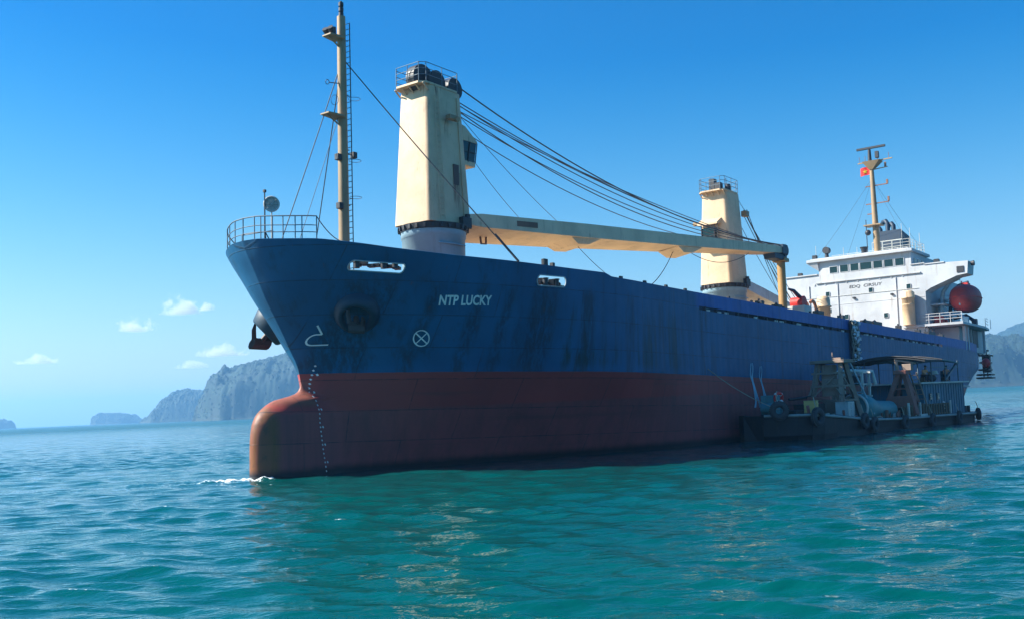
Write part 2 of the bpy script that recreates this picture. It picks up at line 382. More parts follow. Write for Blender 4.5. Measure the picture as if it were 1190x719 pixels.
    cb = n.new('ShaderNodeCombineXYZ'); l.new(X, cb.inputs[0]); l.new(Z, cb.inputs[1]); l.new(cb.outputs[0], br.inputs['Vector'])
    col = mixc(n, l, math_(n, l, 'MULTIPLY', br.outputs['Fac'], math_(n, l, 'MULTIPLY', ramp(n, l, n2, .3, .6), .6)), col, (0.01, 0.022, 0.035))
    patch = n.new('ShaderNodeTexBrick'); patch.inputs['Scale'].default_value = 1.0; patch.inputs['Brick Width'].default_value = 2.6; patch.inputs['Row Height'].default_value = 1.55
    patch.inputs['Mortar Size'].default_value = 0.0; patch.inputs['Color1'].default_value = (1, 1, 1, 1); patch.inputs['Color2'].default_value = (.72, .76, .78, 1); l.new(cb.outputs[0], patch.inputs['Vector'])
    col = mixc(n, l, 0.55, col, mixc(n, l, 1.0, col, patch.outputs['Color'], 'MULTIPLY'))
    l.new(col, bs.inputs['Base Color'])
    rr = n.new('ShaderNodeMapRange'); rr.inputs['To Min'].default_value = 0.42; rr.inputs['To Max'].default_value = 0.66; bs.inputs['Specular IOR Level'].default_value = 0.3
    l.new(n2, rr.inputs['Value']); l.new(rr.outputs[0], bs.inputs['Roughness'])
    # plating: slightly hungry-horse panels and weld seams
    h = math_(n, l, 'ADD', math_(n, l, 'MULTIPLY', br.outputs['Fac'], 0.25), noise(n, l, tc, 0.75, 3, 0.5))
    fr = n.new('ShaderNodeTexWave'); fr.wave_type = 'BANDS'; fr.bands_direction = 'X'; fr.inputs['Scale'].default_value = 0.42; fr.inputs['Distortion'].default_value = 0.6; l.new(tc, fr.inputs['Vector'])
    h = math_(n, l, 'ADD', h, math_(n, l, 'MULTIPLY', fr.outputs['Fac'], 0.22))
    bump(n, l, bs, h, 0.42, 0.08)
    return m
BLUE_A, BLUE_B = (0.003, 0.112, 0.250), (0.003, 0.080, 0.185)
HULL = hull_paint()
DECKM = paint('deck_red_brown', (0.16, 0.06, 0.045), (0.06, 0.03, 0.025), 0.5)

def grid_hull(zs, us, xfun, name, mat, parent, transom=False, off=0.0):
    vs_, fs = [], []
    nz, nu = len(zs), len(us)
    for side in (-1, 1):
        for k in range(nz):
            for u in us:
                x, z = xfun(u, k)
                w = float(hb(x, z)); vs_.append((x, side * (w + off * min(w / .3, 1)), z))
    for sd_ in (0, 1):
        b = sd_ * nz * nu
        for k in range(nz - 1):
            for i in range(nu - 1):
                q = (b + k * nu + i, b + k * nu + i + 1, b + (k + 1) * nu + i + 1, b + (k + 1) * nu + i)
                fs.append(q if sd_ == 0 else tuple(reversed(q)))
    if transom:
        for k in range(nz - 1):
            a, c = k * nu + nu - 1, nz * nu + k * nu + nu - 1
            fs.append((a, c, c + nu, a + nu))
    me = bpy.data.meshes.new(name); me.from_pydata(vs_, [], fs)
    bm = bmesh.new(); bm.from_mesh(me); bmesh.ops.remove_doubles(bm, verts=bm.verts, dist=0.002)
    bmesh.ops.recalc_face_normals(bm, faces=bm.faces); bm.to_mesh(me); bm.free()
    me.polygons.foreach_set('use_smooth', [True] * len(me.polygons)); me.materials.append(mat)
    o = bpy.data.objects.new(name, me); COL.objects.link(o); o.parent = parent
    return o

ZD = 9.1
zs = list(np.linspace(-2.5, 2.5, 12)) + list(np.linspace(2.5, 5.4, 28))[1:] + list(np.linspace(5.4, ZD, 16))[1:]
us = [(i / 120) ** 1.9 for i in range(121)]
xf = [float(stem_all(z)) for z in zs]; xe = [float(xend(z)) for z in zs]
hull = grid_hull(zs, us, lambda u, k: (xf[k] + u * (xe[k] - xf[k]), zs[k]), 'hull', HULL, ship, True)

def solid_bulwark(name, us, nv, zlo, zhi, x1, thick, cutters=()):
    """plating standing on the deck edge, given thickness and pierced by the mooring openings"""
    def xz(u, k):
        v = k / (nv - 1); z = zlo + 0.6 * v
        for _ in range(4):
            s0 = float(stem_all(min(z, 11.4)))
            x = s0 + u * (x1 - s0); z = zlo + v * (float(zhi(x)) - zlo)
        return x, z
    o = grid_hull(list(range(nv)), us, xz, name, HULL, ship, off=.004)
    o.modifiers.new('s', 'SOLIDIFY').thickness = thick; o.modifiers['s'].offset = -1
    objs = []
    for c in cutters:
        co = c.build('cut', HULL, ship); objs.append(co)
        b = o.modifiers.new('b', 'BOOLEAN'); b.object = co; b.operation = 'DIFFERENCE'; b.solver = 'EXACT'
    bpy.context.view_layer.update()
    dg = bpy.context.evaluated_depsgraph_get()
    me = bpy.data.meshes.new_from_object(o.evaluated_get(dg))
    o.modifiers.clear(); o.data = me; me.set_sharp_from_angle(angle=radians(35))
    for co in objs: bpy.data.objects.remove(co)
    return o
def hpt(x, z, off=0.0, side=-1):
    y = float(hb(x, z)); e = 0.05
    gx = (float(hb(x + e, z)) - float(hb(x - e, z))) / (2 * e); gz = (float(hb(x, z + e)) - float(hb(x, z - e))) / (2 * e)
    nrm = Vector((-gx, side * 1.0, -gz)).normalized()
    return Vector((x, side * y, z)) + nrm * off, nrm
def capsule(x0, x1, zc, hz, slope=0.0, n=7):
    pts = []; r = hz
    for cx_, a0 in ((x1 - r * .6, -pi / 2), (x0 + r * .6, pi / 2)):
        for i in range(n): pts.append((cx_ + r * .6 * cos(a0 + pi * i / (n - 1)), zc + slope * (cx_ - x0) + r * sin(a0 + pi * i / (n - 1))))
    return pts
SLOTS = [(-2.2, 0.06, 9.97, 0.215, -0.055), (7.2, 9.1, 9.68, 0.27, 0.0)]
cuts = []
for sl in SLOTS:
    for side in (-1, 1):
        c = MB(); r0, r1 = [], []
        for x, z in capsule(*sl):
            r0.append(hpt(x, z, 0.35, side)[0]); r1.append(hpt(x, z, -0.45, side)[0])
        c.loft([r0, r1] if side > 0 else [list(reversed(r0)), list(reversed(r1))]); cuts.append(c)
ub = [(i / 150) ** 1.6 for i in range(151)]
fb = solid_bulwark('forecastle_bulwark', ub, 10, ZD - .05, ztop, 22.6, 0.05, cuts)

PIPE = paint('fairlead_pale_steel', (0.42, 0.45, 0.46), (0.12, 0.07, 0.05), 0.6, 3)
for sl in SLOTS:
    for side in (-1, 1):
        p = [hpt(x, z, 0.03, side)[0] for x, z in capsule(*sl, n=10)]
        fr = MB().tube(p, 0.032, 6, closed=True).build('fairlead_rim', PIPE, fb)
        ro = MB(); xs = (sl[0] + 0.3, sl[1] - 0.42, sl[1] - 0.9) if sl[0] < 0 else (sl[0] + 0.62, sl[0] + 1.35)
        for x in xs:
            q = hpt(x, sl[2], -0.12, side)[0]
            ro.cyl(q - Vector((0, 0, sl[3] * .95)), q + Vector((0, 0, sl[3] * .35)), 0.15, n=12)
            ro.cyl(q + Vector((0, 0, sl[3] * .35)), q + Vector((0, 0, sl[3] * .5)), 0.19, n=12)
        for i in range(7):
            x = sl[0] + .35 + (sl[1] - sl[0] - .6) * i / 6; q = hpt(x, sl[2] + sl[4] * (x - sl[0]), -.35 - .15 * (i % 2), side)[0]
            ro.box(tuple(q - Vector((0, 0, sl[3] * (.55 - .3 * (i % 3 == 1))))), (.42, .3, sl[3] * (.7 + .5 * (i % 3 == 1))), rz=.5)
        ro.build('fairlead_roller', DARK, fr)

# aft bulwark strake, carried on short stanchions above a freeing gap
def strip(x0, x1, z0, z1, n, off=0.0, th=0.05):
    mb = MB()
    for side in (-1, 1):
        rings = []
        for i in range(n + 1):
            x = x0 + (x1 - x0) * i / n; yo = float(hb(x, z0)) + off; yi = yo - th
            rings.append([(x, side * yo, z0), (x, side * yo, z1), (x, side * yi, z1), (x, side * yi, z0)][::side])
        mb.loft(rings)
    return mb
aft = strip(22.62, 95.0, 9.36, 10.2, 60).build('waist_bulwark', HULL, ship)
st = MB()
for i in range(46):
    x = 23.6 + i * 1.56
    for side in (-1, 1): st.box((x, side * (float(hb(x, 9.2)) - 0.16), 9.22), (0.09, 0.2, 0.30))
st.build('bulwark_stanchion', DARK, aft)
cw = MB()
for side in (-1, 1): cw.box((49, side * 8.75, 9.6), (53.5, .12, 1.1))
cw.build('gap_blackout_plate', DARK, aft)  # added dark plate, keeps light from showing through the freeing gap
random.seed(3); cl_ = MB()
for i in range(26): cl_.box((23.3 + random.random() * 52, -9.38, 9.16), (random.uniform(.25, .5), .1, random.uniform(.10, .2)))
cl_.build('gap_lashing', PALE, aft)
strip(76.2, 99.9, 9.1, 9.37, 20, -0.012, 0.04).build('freeing_gap_plate', HULL, aft)
dk = MB(); rp = []
for i in range(90):
    x = -4.2 + (100.0 + 4.2) * (i / 89) ** 1.4
    rp.append(x)
dv = [(x, -float(hb(x, ZD)) + 0.004, ZD - 0.02) for x in rp] + [(x, float(hb(x, ZD)) - 0.004, ZD - 0.02) for x in rp]
nr = len(rp)
dk.add(dv, [(i, i + 1, nr + i + 1, nr + i) for i in range(nr - 1)]).build('deck', DECKM, ship)
BUFF = paint('hatch_buff_paint', (0.50, 0.38, 0.22), (0.2, 0.1, 0.05), 0.5)
hc = MB()
for x0, x1 in ((13.5, 41.0), (52.0, 80.0)):
    hc = MB(); hc.box(((x0 + x1) / 2, 0.4, 9.6), (x1 - x0, 11.0, 1.0))
    for i in range(6): hc.box((x0 + (i + .5) * (x1 - x0) / 6, 0.4, 10.2), ((x1 - x0) / 6 - .15, 11.3, 0.2))
    hc.build('hatch_cover', BUFF, ship)
# small studs and lugs along the rail top
lug = MB()
for x in (13.6, 16.1, 18.6, 21.0, 27, 30.5, 36, 41, 47): lug.box((x, -float(hb(x, 10)) + .08, float(ztop(x)) + .05), (0.25, 0.12, 0.16))
lug.box((7.75, -8.3, 10.62), (.32, .2, .42)); lug.box((8.3, -8.4, 10.55), (.2, .2, .25))
lug.build('rail_lug', DARK, fb)
# hull side marks
def text_verts(body, size=1.0, shear=0.0, bold=0.0):
    c = bpy.data.curves.new('txt', 'FONT'); c.body = body; c.size = size; c.shear = shear; c.offset = bold; c.resolution_u = 3
    o = bpy.data.objects.new('txt', c); COL.objects.link(o); bpy.context.view_layer.update()
    me = bpy.data.meshes.new_from_object(o.evaluated_get(bpy.context.evaluated_depsgraph_get()))
    v = np.array([tuple(p.co) for p in me.vertices]); f = [tuple(p.vertices) for p in me.polygons]
    bpy.data.objects.remove(o); bpy.data.curves.remove(c); bpy.data.meshes.remove(me)
    v[:, 0] -= v[:, 0].min(); v[:, 1] -= v[:, 1].min()
    return v, f
v, f = text_verts('NTP LUCKY', 1.0, 0.04, 0.03)
v[:, 0] /= v[:, 0].max(); v[:, 1] /= v[:, 1].max()
MB().add([hpt(2.22 + a * 2.66 - b * 0.13, 8.20 + b * 0.50 + a * 0.08, 0.012)[0] for a, b, _ in v], f).build('ship_name', LETTER, hull)
def stroke(mb, pts, w):
    """flat painted stroke following the plating"""
    n_ = len(pts)
    for i in range(n_ - 1):
        (x0, z0), (x1, z1) = pts[i], pts[i + 1]; d = Vector((x1 - x0, z1 - z0)); d.normalize(); q = Vector((-d.y, d.x)) * w / 2
        o = 0.012 + 0.0015 * (i % 2)
        mb.add([hpt(x0 + q.x, z0 + q.y, o)[0], hpt(x1 + q.x, z1 + q.y, o)[0], hpt(x1 - q.x, z1 - q.y, o)[0], hpt(x0 - q.x, z0 - q.y, o)[0]], [(0, 1, 2, 3)])
mk = MB(); cxm, czm = 2.07, 6.64
ring = [(cxm + .36 * cos(a) * .95 - .14 * sin(a), czm + .38 * sin(a)) for a in np.linspace(0, 2 * pi, 25)]
stroke(mk, ring, 0.055)
for s_ in (-1, 1): stroke(mk, [(cxm - .25 + .10 * s_, czm - .26 * s_), (cxm + .25 - .10 * s_, czm + .26 * s_)], 0.055)
mk.build('thruster_mark', LETTER, hull)
mk = MB()
arc = [(-2.05 + .22 * cos(a) * 1.0, 6.60 + .25 * sin(a)) for a in np.linspace(pi / 2, 3 * pi / 2, 9)]
stroke(mk, [(-2.19, 7.27), (-1.87, 6.85)], 0.06); stroke(mk, [(-1.87, 6.85)] + arc + [(-1.48, 6.36)], 0.06)
mk.build('bulb_mark', LETTER, hull)
dm = MB()
for i in range(25):
    z = 5.36 - 5.2 * i / 24; x = float(np.interp(z, [.1, 1.3, 2.57, 4.0, 5.4], [-1.20, -1.42, -1.60, -1.62, -1.58]))
    stroke(dm, [(x, z + .035), (x + .05, z - .035)], 0.06)
    if i % 4 == 2: stroke(dm, [(x + .16, z + .05), (x + .22, z - .04)], 0.07)
dm.build('draft_scale', LETTER, hull, split=True)

ANCH = paint('anchor_dark_rust', (0.075, 0.045, 0.035), (0.03, 0.025, 0.02), 0.6, 2)
# anchors in their bolsters, both bows
for side in (-1, 1):
    c, nrm = hpt(-1.0, 7.72, 0.0, side); ax = (nrm + Vector((-.12, 0, -.32))).normalized()
    a = ax.orthogonal().normalized(); b = ax.cross(a)
    def rg(off, r, dz=0.0): return [c + ax * off + (a * cos(2 * pi * i / 28) + b * sin(2 * pi * i / 28)) * r + Vector((0, 0, dz)) for i in range(28)]
    bl = MB(); fl_ = .55 if side < 0 else 1.0; bl.loft([rg(-.9, 1.25), rg(0.0, 1.13), rg(.50 * fl_, .92), rg(.58 * fl_, .82), rg(.52 * fl_, .66), rg(-.2, .6)], smooth=True)
    bl.build('anchor_bolster', BOLSTER, hull)
    an = empty('anchor', SHIPM @ Matrix.Translation(c + ax * (0.28 if side < 0 else 0.75) + Vector((0, 0, -.25))))
    tag(an, 'rusty stockless anchor housed in the round bolster on the near bow' if side < 0 else 'rusty anchor sticking out beyond the stem on the far bow', 'anchor', 'anchors at the bow')
    k = Vector((0, 0, 0)); fw = Vector((-1, 0, 0)); 
    MB().tube([k - ax * 1.2 + Vector((0, 0, .2)), k + ax * .1], .13, 8).build('shank', ANCH, an)
    cr = MB(); cr.loft([[k + fw * s1 * .55 + ax * (.12 + .26 * cos(t)) + Vector((0, 0, -.10 + .24 * sin(t))) for t in np.linspace(0, 2 * pi, 9)[:-1]] for s1 in (-1, -.6, .6, 1)])
    cr.build('crown', ANCH, an)
    for s1 in (-1, 1):
        base = k + fw * s1 * .42 + ax * .1
        MB().loft([[base + p for p in (Vector((.16, 0, 0)), ax * .16, Vector((-.16, 0, 0)), -ax * .12)],
                   [base + Vector((0, 0, .5)) - ax * .12 + fw * s1 * .12 + p * .9 for p in (Vector((.16, 0, 0)), ax * .1, Vector((-.16, 0, 0)), -ax * .1)],
                   [base + Vector((0, 0, .95)) - ax * .25 + fw * s1 * .1 + p * .15 for p in (Vector((.16, 0, 0)), ax * .1, Vector((-.16, 0, 0)), -ax * .1)]]).build('fluke', ANCH, an)

# bow railing, following the bulwark top round the stem
rl = MB()
def rail_pts(side, h, x1=-1.0):
    pts = []
    for t in np.linspace(0.0, 1, 15):
        x = -5.25 + (x1 + 5.25) * t ** 2.2
        if not pts: pts.append(Vector((-5.30, 0, float(ztop(-5.25)) + h)))
        z = float(ztop(x)); pts.append(Vector((x + .05, side * max(float(hb(x, z)) - .06, 0.0), z + h)))
    return pts
for side, x1 in ((-1, -3.7), (1, -.2)):
    for h in (0.33, 0.66, 1.05 + 0.05): rl.tube(rail_pts(side, h, x1), 0.024 if h < 1 else 0.032, 5)
    lo, hi = rail_pts(side, -.05, x1), rail_pts(side, 1.1, x1)
    for i in (0, 2, 5, 8, 10, 12, 13, 15): rl.tube([lo[i], hi[i]], 0.028, 5)
rl.tube([(-4.6, 1.0, 10.9), (-4.6, 1.0, 11.75), (-4.0, -.6, 11.85), (-4.0, -.6, 10.9)], .028, 5)
rl.build('bow_railing', RAILM, ship, split=False)
sp = rail_pts(-1, 1.1, -3.7)[-1]
MB().tube(sag(sp, (1.0, -.1, 12.0), .22), 0.025, 5).build('railing_rope', WIRE, ship)
js = MB().cyl((-4.0, 0, 9.1), (-4.0, 0, 13.95), 0.05, 0.03, 8)
js.tube([(-4.0, 0, 11.9), (-3.5, .4, 10.7)], .03, 5); js.tube([(-4.0, 0, 11.9), (-3.7, -.5, 10.8)], .03, 5); js.box((-4.0, 0, 13.9), (.12, .12, .14))
js = js.build('jackstaff', DARK, ship)
sl = MB(); c0 = Vector((-3.58, 0, 13.32)); dirv = Vector((-.55, -.8, 0)).normalized()
sl.torus(c0, dirv, 0.36, 0.05, 20, 6); sl.tube([c0 - dirv * .28, c0 - dirv * .05], [.2, .34], 16)
for i in range(4):
    a = pi * i / 4; q = dirv.cross(Vector((0, 0, 1))) * cos(a) * .36 + Vector((0, 0, sin(a) * .36)); sl.tube([c0 - q, c0 + q], .018, 4)
sl.tube([(-3.58, 0, 9.1), (-3.58, 0, 12.95)], .035, 6)
sl.build('searchlight', PALE, js)

# foremast
mz = 24.3
pole = MB().tube([(1.22, 0, 9.1), (1.22, 0, 16), (1.22, 0, mz)], [.31, .28, .23], 12).build('foremast', TAN, ship)
ld = MB()
for s_ in (-.19, .19): ld.tube([(1.56, s_ - .15, 9.1), (1.50, s_ - .15, mz - .4)], .03, 5)
for i in range(48): ld.tube([(1.55, -.34, 9.4 + i * .31), (1.55, .04, 9.4 + i * .31)], .02, 4)
for z in (11.5, 14, 17, 20, 23): ld.tube([(1.22, 0, z), (1.55, -.15, z)], .03, 4)
for z in (14.5, 16.5, 19.9): ld.torus((1.95, -.15, z), (0, 0, 1), .33, .014, 14, 4)
ld.build('mast_ladder', WIRE, pole)
for z, l_ in ((22.95, .95), (18.65, 1.15)):
    pf = MB().loft([[(1.1, -.42, z), (1.1, .42, z), (1.1 - l_, .32, z + .03), (1.1 - l_, -.32, z + .03)], [(1.1, -.42, z + .12), (1.1, .42, z + .12), (1.1 - l_, .32, z + .10), (1.1 - l_, -.32, z + .10)]])
    pf.beam((1.1, 0, z - .4), (1.1 - l_ * .8, 0, z), .06, .06); pf = pf.build('mast_platform', TAN, pole)
    if z > 20:
        fl = MB()
        for dy in (-.2, .2): fl.tube([(.35, dy, z + .1), (.35, dy, z + .28), (.18, dy - .05, z + .42)], [.08, .15, .17], 8)
        fl.tube([(.7, 0, z + .1), (.7, 0, z + .62)], [.12, .1], 8)
        fl.build('mast_light', DARK, pf)
nl = MB()
for i in range(3): nl.tube([(1.22, 0, mz + .02 + i * .28), (1.22, 0, mz + .22 + i * .28)], .14, 10); nl.tube([(1.22, 0, mz + .2 + i * .28), (1.22, 0, mz + .30 + i * .28)], .06, 8)
nl.build('navigation_light', DARK, pole)
ml = MB()
for x, z in ((.78, 16.5), (1.9, 16.8), (.85, 13.9)): ml.box((x, -.1, z), (.28, .26, .34)); ml.tube([(1.22, 0, z), (x, -.1, z)], .03, 4)
ml.tube([(1.2, 0, 20.6), (.1, -.2, 20.35)], .025, 4); ml.torus((.5, -.2, 19.5), (0, 1, .3), .26, .012, 14, 4); ml.torus((.0, -.2, 20.35), (0, 1, .3), .12, .02, 10, 4)
ml.build('mast_floodlight', DARK, pole)
stys = MB()
stys.tube(sag((1.3, -.1, 21.9), (5.75, -8.1, 10.5), .12), .032, 5); stys.tube([Vector((5.75, -8.1, 10.5)).lerp(Vector((1.3, -.1, 21.9)), t) for t in (0, .13)], .07, 6)
stys.tube(sag((1.2, .1, 21.6), (-3.05, .6, 10.4), .1), .026, 5); stys.tube([Vector((-3.05, .6, 10.4)).lerp(Vector((1.2, .1, 21.6)), t) for t in (0, .12)], .06, 6)
stys.tube(sag((1.0, 0, 18.9), (-1.7, .9, 10.4), .08), .018, 4)
stys.tube(sag((1.3, .1, 21.9), (5.75, 8.1, 10.5), .12), .03, 5)
stys.build('mast_stay', WIRE, pole)

# ---------------------------------------------------------------- deck cranes
def octo(cx, cy, hx, hy, ch, z):
    return [(cx + a, cy + b, z) for a, b in ((-hx, -hy + ch), (-hx + ch, -hy), (hx - ch, -hy), (hx, -hy + ch), (hx, hy - ch), (hx - ch, hy), (-hx + ch, hy), (-hx, hy - ch))]
DOORM = paint('rusted_door', (0.10, 0.035, 0.02), (0.03, 0.02, 0.015), 0.7, 3)
def rrect(cx, cy, hx, hy, r, z, n=5):
    p = []
    for sx_, sy_, a0 in ((1, -1, -pi / 2), (1, 1, 0), (-1, 1, pi / 2), (-1, -1, pi)):
        for i in range(n + 1): a = a0 + pi / 2 * i / n; p.append((cx + sx_ * (hx - r) + r * cos(a), cy + sy_ * (hy - r) + r * sin(a), z))
    return p
def make_crane(cx, cy, z0, z1, cab, tip, wb, wt, boom_mat):
    b0 = (1.84, 1.47) if cab == 'aft' else (1.72, 1.5); b1 = (1.45, 1.16) if cab == 'aft' else (1.34, 1.18)
    hs_ = MB().loft([rrect(cx, cy, b0[0] + (b1[0] - b0[0]) * t, b0[1] + (b1[1] - b0[1]) * t, .32, z0 + (z1 - z0) * t, 4) for t in (0, .3, .6, 1)], smooth=True)
    for t in (.33, .70):
        hs_.tube([Vector(p) for p in rrect(cx, cy, b0[0] + (b1[0] - b0[0]) * t - .012, b0[1] + (b1[1] - b0[1]) * t - .012, .31, z0 + (z1 - z0) * t, 4)], .018, 5, closed=True)
    house = hs_.build('deck_crane', CRANE1 if cab == 'aft' else CREAM, ship)
    ped = MB().tube([(cx, cy, ZD - .03), (cx, cy, z0 - .75), (cx, cy, z0 - .72), (cx, cy, z0 - .3)], [1.84, 1.84, 1.9, 1.9], 40)
    ped.tube([(cx - 1.2, cy - 1.5, z0 - 1.2), (cx - .3, cy - 1.95, z0 - 1.25), (cx + .6, cy - 1.88, z0 - 1.25)], .05, 6)
    ped.build('pedestal', GREYBLUE, house)
    sr = MB().tube([(cx, cy, z0 - .36), (cx, cy, z0 - .02)], [1.95, 2.02], 40)
    for i in range(26):
        a = 2 * pi * i / 26; sr.box((cx + 2.0 * cos(a), cy + 2.0 * sin(a), z0 - .2), (.16, .16, .26), rz=a)
    sr.box((cx + 1.0, cy - b0[1] - .14, z0 + .18), (.75, .35, .65)); sr.box((cx + 1.2, cy - b0[1] - .12, z0 + .55), (.25, .25, .35))
    sr.build('slewing_ring', DARK, house)
    pl = MB().loft([octo(cx - .32, cy, b1[0] + .22, b1[1] + .04, .35, z1 + .004), octo(cx - .32, cy, b1[0] + .22, b1[1] + .04, .35, z1 + .12)])
    for i in range(5): pl.beam((cx - b1[0] + .05, cy - 1.1 + i * .55, z1 - .35), (cx - b1[0] - .42, cy - 1.1 + i * .55, z1), .07, .07)
    pl.build('top_platform', CREAM, house)
    r_ = MB(); oc = [Vector(p) for p in octo(cx - .3, cy, b1[0] + .2, b1[1] + .02, .3, z1 + .12)]
    for h in (.38, .74, 1.1): r_.tube([p + Vector((0, 0, h)) for p in oc], .022, 5, closed=True)
    for i in range(8):
        r_.tube([oc[i], oc[i] + Vector((0, 0, 1.1))], .026, 5); mid = (oc[i] + oc[(i + 1) % 8]) / 2
        if (oc[i] - oc[(i + 1) % 8]).length > 1: r_.tube([mid, mid + Vector((0, 0, 1.1))], .024, 5)
    r_.build('top_railing', RAILM, house)
    dr = MB()
    if cab == 'aft':
        for x, yy, r_s in ((cx - 1.0, -.1, .88), (cx - .3, -.55, .7), (cx + 1.2, -.6, .64), (cx + 1.1, .6, .6)):
            dr.tube([(x, cy + yy - .3, z1 + r_s * .62), (x, cy + yy + .3, z1 + r_s * .62)], r_s, 24); dr.box((x, cy + yy, z1 + .3), (.5, .5, .5))
    else:
        dr.box((cx - .45, cy + .45, z1 + .75), (.55, .5, 1.25)); dr.box((cx - .55, cy - .15, z1 + .55), (.5, .55, .8)); dr.tube([(cx, cy - .75, z1 + .1), (cx, cy - .75, z1 + .8)], [.3, .22], 12)
        dr.tube([(cx + .4, cy - .4, z1), (cx + .4, cy - .4, z1 + 1.5)], .03, 5)
    dr.build('head_sheave', DARK, house)
    bx_ = MB()
    if cab == 'aft':
        bx_.box((cx + .05, cy - 1.55, z0 + 6.25), (.62, .36, .28)); bx_.tube([(cx + .3, cy - 1.6, z0 + 6.2), (cx + .3, cy - 1.85, z0 + 6.15)], .16, 10)
    else:
        bx_.box((cx + 2.05, cy - 1.3, z0 + 6.4), (.6, .5, .5)); bx_.box((cx - 1.5, cy + 1.75, z0 + 5.4), (.3, .35, .3))
    bx_.build('floodlight_bracket', TAN, house)
    if cab == 'aft':
        hx_ = b0[0] + (b1[0] - b0[0]) * .45; yy = cy - (b0[1] + (b1[1] - b0[1]) * .36) - .006
        MB().box((cx + .55, yy + .02, z0 + 3.0), (.46, .10, 1.2)).build('door_opening', DOORM, house)
        tr = MB()
        for s_ in (-.2, .2): tr.tube([(cx - .9 + s_, cy - b0[1] - .1, z0 + .2), (cx - .9 + s_ * .8, cy - b1[1] - .1, z1 - .1)], .022, 4)
        for i in range(22): t = i / 22; tr.tube([(cx - 1.1, cy - b0[1] + .34 * t - .1, z0 + .4 + 7.3 * t), (cx - .7, cy - b0[1] + .34 * t - .1, z0 + .4 + 7.3 * t)], .016, 4)
        tr.build('house_ladder', CREAM, house)
        MB().tube([(cx + 1.1, cy - b0[1] - .02, z0 + .3), (cx + .95, cy - b1[1] - .05, z1 - .3)], .04, 6).build('cable_pipe', CREAM, house)
        x0 = cx + hx_ - .25; x1 = x0 + 1.35; ya, yb_ = cy - 1.2, cy - .1; zc = z0 + 4.05
        cb = MB().loft([[(x0, ya, zc + 1.25), (x1, ya, zc + 1.25), (x1, yb_, zc + 1.25), (x0, yb_, zc + 1.25)], [(x0, ya, zc + 1.35), (x1, ya, zc + 1.36), (x1, yb_, zc + 1.36), (x0, yb_, zc + 1.35)], [(x0, ya, zc + 2.15), (x0 + .25, ya, zc + 2.1), (x0 + .25, yb_, zc + 2.1), (x0, yb_, zc + 2.15)]])
        cb.box(((x0 + x1) / 2 - .1, (ya + yb_) / 2, zc - .1), (x1 - x0 - .3, yb_ - ya, .3))
        cb = cb.build('cab', CREAM, house)
        fr = MB()
        for x, y in ((x1 - .03, ya), (x1 - .03, yb_), ((x0 + x1) / 2, ya)): fr.beam((x - .22, y, zc), (x, y, zc + 1.26), .05, .05)
        for y in (ya, yb_): fr.beam((x0, y, zc + .62), (x1 - .12, y, zc + .62), .03, .03)
        fr.build('cab_frame', DARK, cb) if False else fr.build('cab_frame', DARK, house)
        MB().loft([[(x0, ya + .04, zc + .02), (x1 - .28, ya + .04, zc + .02), (x1 - .28, yb_ - .04, zc + .02), (x0, yb_ - .04, zc + .02)], [(x0, ya + .04, zc + 1.25), (x1 - .06, ya + .04, zc + 1.25), (x1 - .06, yb_ - .04, zc + 1.25), (x0, yb_ - .04, zc + 1.25)]]).build('cab_window', GLASS, house)
    else:
        x0 = cx - 1.78; zc = z0 + 3.6; ya, yb_ = cy - .35, cy + .85
        MB().box((x0 - .12, (ya + yb_) / 2, zc + .55), (.5, yb_ - ya, 1.35)).build('cab_window', GLASS, house)
        cb = MB().loft([[(x0 + .3, ya - .35, zc + 1.65), (x0 + .3, yb_ + .35, zc + 1.65), (x0 + .3, yb_ + .35, zc + 2.1), (x0 + .3, ya - .35, zc + 2.1)], [(x0 - .55, ya - .35, zc + 1.45), (x0 - .55, yb_ + .35, zc + 1.45), (x0 - .55, yb_ + .35, zc + 1.6), (x0 - .55, ya - .35, zc + 1.6)]])
        cb.box((x0 - .1, (ya + yb_) / 2, zc - .22), (.9, yb_ - ya + .5, .12)); cb.build('cab', CREAM, house)
        fr = MB()
        for y in (ya - .3, ya, yb_): fr.beam((x0 - .42, y, zc - .2), (x0 - .42, y, zc + 1.5), .05, .05)
        fr.beam((x0 - .42, ya - .3, zc + .5), (x0 - .42, yb_, zc + .5), .04, .04); fr.build('cab_frame', DARK, house)
    # jib: twin girders closed underneath by a plate that hangs lower on the far side
    p0 = Vector((cx + b0[0] - .25, cy, z0 + .45)); p1 = Vector(tip); d = p1 - p0; L = d.length; u = d.normalized(); sv = u.cross(Vector((0, 0, 1))).normalized(); uv = sv.cross(u)
    if sv.y > 0: sv = -sv
    def sec(t, h):
        w = wb + (wt - wb) * t; drop = .42 * (1 - t) ** 1.0; c = p0 + d * t
        return [c + sv * w / 2 + uv * h / 2, c + sv * w / 2 - uv * h / 2, c - sv * w / 2 - uv * (h / 2 + drop), c - sv * w / 2 + uv * h / 2]
    jb = MB().loft([sec(0, .62), sec(.03, .8), sec(.3, .92), sec(.6, .86), sec(.93, .66), sec(1, .5)])
    for t in (.29, .62):
        if L < 25: continue
        w = wb + (wt - wb) * t; c = p0 + d * t - uv * .45
        jb.loft([[c - u * 1.3 + sv * w * .46, c - u * 1.3 - sv * w * .46 - uv * .2, c + u * 1.7 - sv * w * .46 - uv * .2, c + u * 1.7 + sv * w * .46],
                 [c - u * .5 + sv * w * .40 - uv * .42, c - u * .5 - sv * w * .40 - uv * .62, c + u * .6 - sv * w * .40 - uv * .6, c + u * .6 + sv * w * .40 - uv * .4]])
    jib = jb.build('jib', boom_mat, house)
